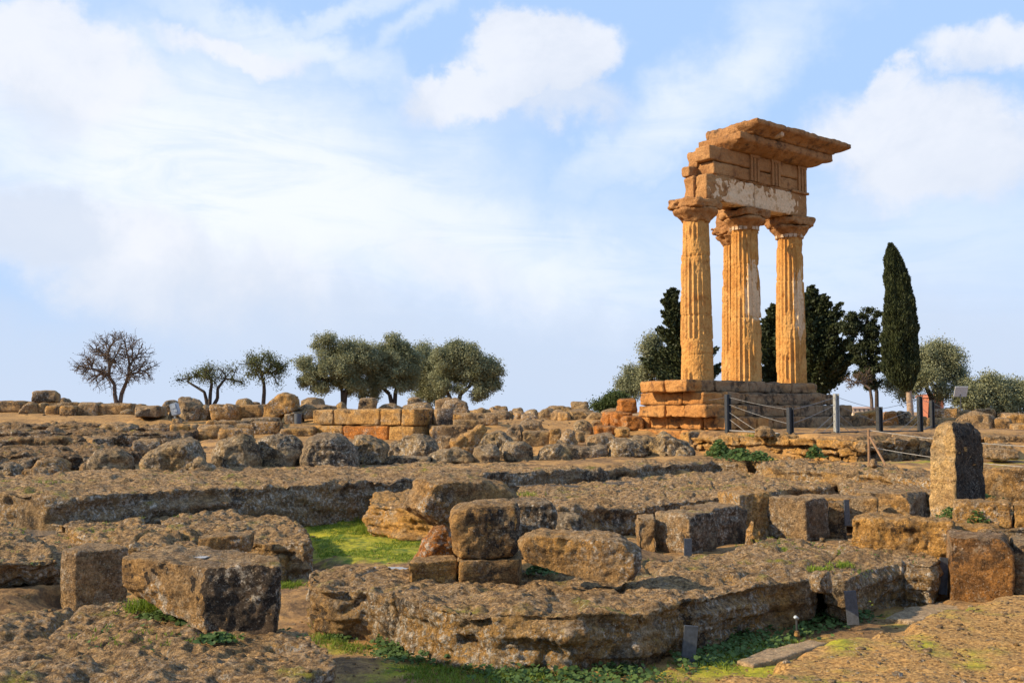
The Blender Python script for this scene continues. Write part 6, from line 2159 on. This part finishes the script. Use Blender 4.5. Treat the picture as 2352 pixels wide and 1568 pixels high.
clump('green tuft on the wide flat shelf behind the pile', 1215, 1136, -1.58, 0.22, 0.09, n=80)
clump('green tuft on the terrace left slope', 112, 962, None, 0.3, 0.2)
clump('dark leafy shrub left end against the foot of the capping row', 1652, 1051, -1.30, 0.34, 0.55, 'weed', 900)
clump('green shrub in the middle of the foot of the capping row', 1700, 1054, -1.30, 0.5, 0.32, 'weed', 800)
clump('green shrub right end at the foot of the capping row', 1745, 1057, -1.30, 0.36, 0.28, 'weed', 500)
clump('weed hanging over the small stones of the wall', 1872, 1050, -1.18, 0.22, 0.35, 'weed', 320)
clump('weed growing on the terrace by the loose stone', 1725, 1001, -0.70, 0.18, 0.10, n=70)
clump('green weed at the foot of the standing stone, left of the beam', 2182, 1186, -1.47, 0.14, 0.15, 'weed')
clump('green plant growing against the pale beam', 2245, 1200, -1.47, 0.13, 0.2, 'weed')
clump('low dark plant behind the pale beam', 2232, 1140, -1.30, 0.25, 0.12, 'weed')
clump('small weed at the foot of the largest squared block', 2262, 1372, None, 0.10, 0.09, 'weed')
clump('weed at the foot of the edge block', 2320, 1372, None, 0.12, 0.08, 'weed')
clump('weed on the pale block of the ruined course', 514, 1010, None, 0.22, 0.3, 'weed', 200)
clump('grass before the pale block left of the domed boulder', 330, 1038, None, 0.35, 0.15)
clump('dark grass tuft by the pitted rock at the left edge', 36, 1064, None, 0.35, 0.35)
clump('green plant between the two right blocks and the round-topped stone', 1778, 1236, None, 0.14, 0.35, 'weed', 160)

# yellow flowers on bending stalks near the marker
fl0 = on_ground([(1960, 1412)])[0]
flower = empty('yellow_flower', tuple(fl0), 'yellow trumpet flowers nodding on thin stalks by the marker', 'flower')
rs = random.Random(3)
for k, (x, y) in enumerate([(1939, 1345), (1962, 1352), (1998, 1378), (1952, 1333), (2003, 1386)]):
    tip = atd(x, y, fl0[1] - 0.05)
    mid = (np.array(fl0) + tip) / 2 + np.array([(tip[0] - fl0[0]) * 0.3, 0, 0.04])
    V, F = tubes([(np.array(fl0), mid, 0.004, 0.003), (mid, tip, 0.003, 0.0025)], 5)
    mesh_obj('stalk', V, F, M_WEED, parent=flower, origin=tuple(fl0))
    vv, ff = [], []
    for p_ in range(5):
        a = 2 * math.pi * p_ / 5
        d = np.array([math.cos(a) * 0.6, math.sin(a) * 0.6, -0.55]); s = np.array([-math.sin(a), math.cos(a), 0])
        o_ = len(vv)
        vv += [tip, tip + d * 0.016 + s * 0.008, tip + d * 0.030, tip + d * 0.016 - s * 0.008]
        ff.append([o_, o_ + 1, o_ + 2, o_ + 3])
    mesh_obj('blossom', vv, ff, M_YELLOW, parent=flower, origin=tuple(tip))

# loose gravel on the near bank, the slabs and the trench
def pebbles(name, label, P, smin, smax, mat):
    rng = np.random.default_rng(len(P))
    n = len(P)
    t = (1 + 5 ** 0.5) / 2
    ico = np.array([(-1, t, 0), (1, t, 0), (-1, -t, 0), (1, -t, 0), (0, -1, t), (0, 1, t), (0, -1, -t), (0, 1, -t), (t, 0, -1), (t, 0, 1), (-t, 0, -1), (-t, 0, 1)]) / 1.9
    fi = np.array([(0, 11, 5), (0, 5, 1), (0, 1, 7), (0, 7, 10), (0, 10, 11), (1, 5, 9), (5, 11, 4), (11, 10, 2), (10, 7, 6), (7, 1, 8), (3, 9, 4), (3, 4, 2), (3, 2, 6), (3, 6, 8), (3, 8, 9), (4, 9, 5), (2, 4, 11), (6, 2, 10), (8, 6, 7), (9, 8, 1)])
    s = smin * (smax / smin) ** (rng.uniform(0, 1, n) ** 2.5)
    V = ico[None] * s[:, None, None] * np.stack([rng.uniform(0.7, 1.4, n), rng.uniform(0.7, 1.3, n), rng.uniform(0.45, 0.8, n)], -1)[:, None, :]
    V = V * rng.uniform(0.8, 1.2, (n, 12, 1)) + P[:, None, :]
    F = (np.arange(n)[:, None, None] * 12 + fi[None]).reshape(-1, 3)
    o = mesh_obj(name, V.reshape(-1, 3), F, mat, smooth=False, origin=P.mean(0))
    tag(o, label, 'gravel', None, 'stuff')


P = scatter([(1640, 1580), (1800, 1535), (1960, 1475), (2060, 1438), (2200, 1398), (2352, 1372), (2480, 1380), (2480, 1700), (1640, 1700)], 1700, -1.70, rng)
pebbles('gravel', 'crumbs of stone scattered over the near sandy bank', P, 0.004, 0.022, M_BLOCK)
P = scatter([(660, 1430), (900, 1490), (1400, 1550), (1900, 1440), (2170, 1370), (2250, 1380), (1900, 1500), (1600, 1620), (800, 1620)], 700, -2.3, rng)
pebbles('trench_gravel', 'crumbs of stone lying on the trench floor', P, 0.006, 0.03, M_BLOCK)

P = scatter([(-100, 1046), (400, 1010), (1000, 990), (1500, 990), (1560, 1040), (1200, 1050), (300, 1075), (-100, 1090)], 900, -1.2, rng)
pebbles('rubble', 'small rubble strewn over the slope among the boulders', P, 0.03, 0.13, M_FAR)
P = scatter([(-100, 960), (400, 958), (1400, 962), (1400, 985), (700, 985), (-100, 985)], 500, -0.5, rng)
pebbles('slope_rubble', 'small stones strewn over the dry upper slope', P, 0.03, 0.10, M_FAR)
P = scatter([(-100, 956), (400, 952), (1400, 960), (1450, 1000), (700, 1000), (-100, 985)], 2600, -0.5, rng)
P = P[fbm(P * 0.6, 3, 5) > 0.0]
V, b = blades(P, 4, 0.05, 0.02, rng, 0.10, 0.8)
blade_obj('dry_grass', 'sparse dry grass on the upper slope', V, b, plain_mat('dry_grass_straw', (0.42, 0.27, 0.10), 0.9), 'grass')

# weeds rooted in the cracks and crumbs lying on the rock tops
dg = bpy.context.evaluated_depsgraph_get()
rng = np.random.default_rng(123)
tuft, crumb, wd = [], [], []
n_try = 0
while n_try < 9000:
    n_try += 1
    Yc = 6.5 + 20 * rng.uniform() ** 1.6
    Xc = rng.uniform(-0.55, 0.55) * Yc
    hit, loc, nrm, idx, ob, mtx = SC.ray_cast(dg, Vector((Xc, Yc, 3.0)), Vector((0, 0, -1)))
    if not hit or nrm.z < 0.6 or not ob.name.startswith(('rock', 'stone_block', 'ground')):
        continue
    k = vnoise(np.array([[Xc * 0.7, Yc * 0.7, 3.3]]), 9)[0]
    if ob.name.startswith('rock') and k > 0.25 and rng.uniform() < 0.35:
        (tuft if rng.uniform() < 0.7 else wd).append(tuple(loc))
    elif not ob.name.startswith('stone_block') and rng.uniform() < 0.45:
        crumb.append(tuple(loc))
V, b = blades(np.array(tuft), 10, 0.045, 0.009, rng, 0.035, 0.6)
blade_obj('crevice_grass', 'sparse grass rooted in cracks of the rock slabs', V, b, M_GRASS, 'grass')
V, F = round_leaves(np.array(wd), 9, 0.015, 0.035, rng, 0.035)
o = mesh_obj('crevice_weeds', V, F, M_WEED, smooth=False, origin=V.mean(0))
tag(o, 'tiny weeds rooted in cracks of the rock slabs', 'weeds', None, 'stuff')
pebbles('stone_crumbs', 'crumbs of stone lying on the rock slabs', np.array(crumb), 0.006, 0.035, M_BLOCK)
bpy.data.collections.remove(_tmp_col)
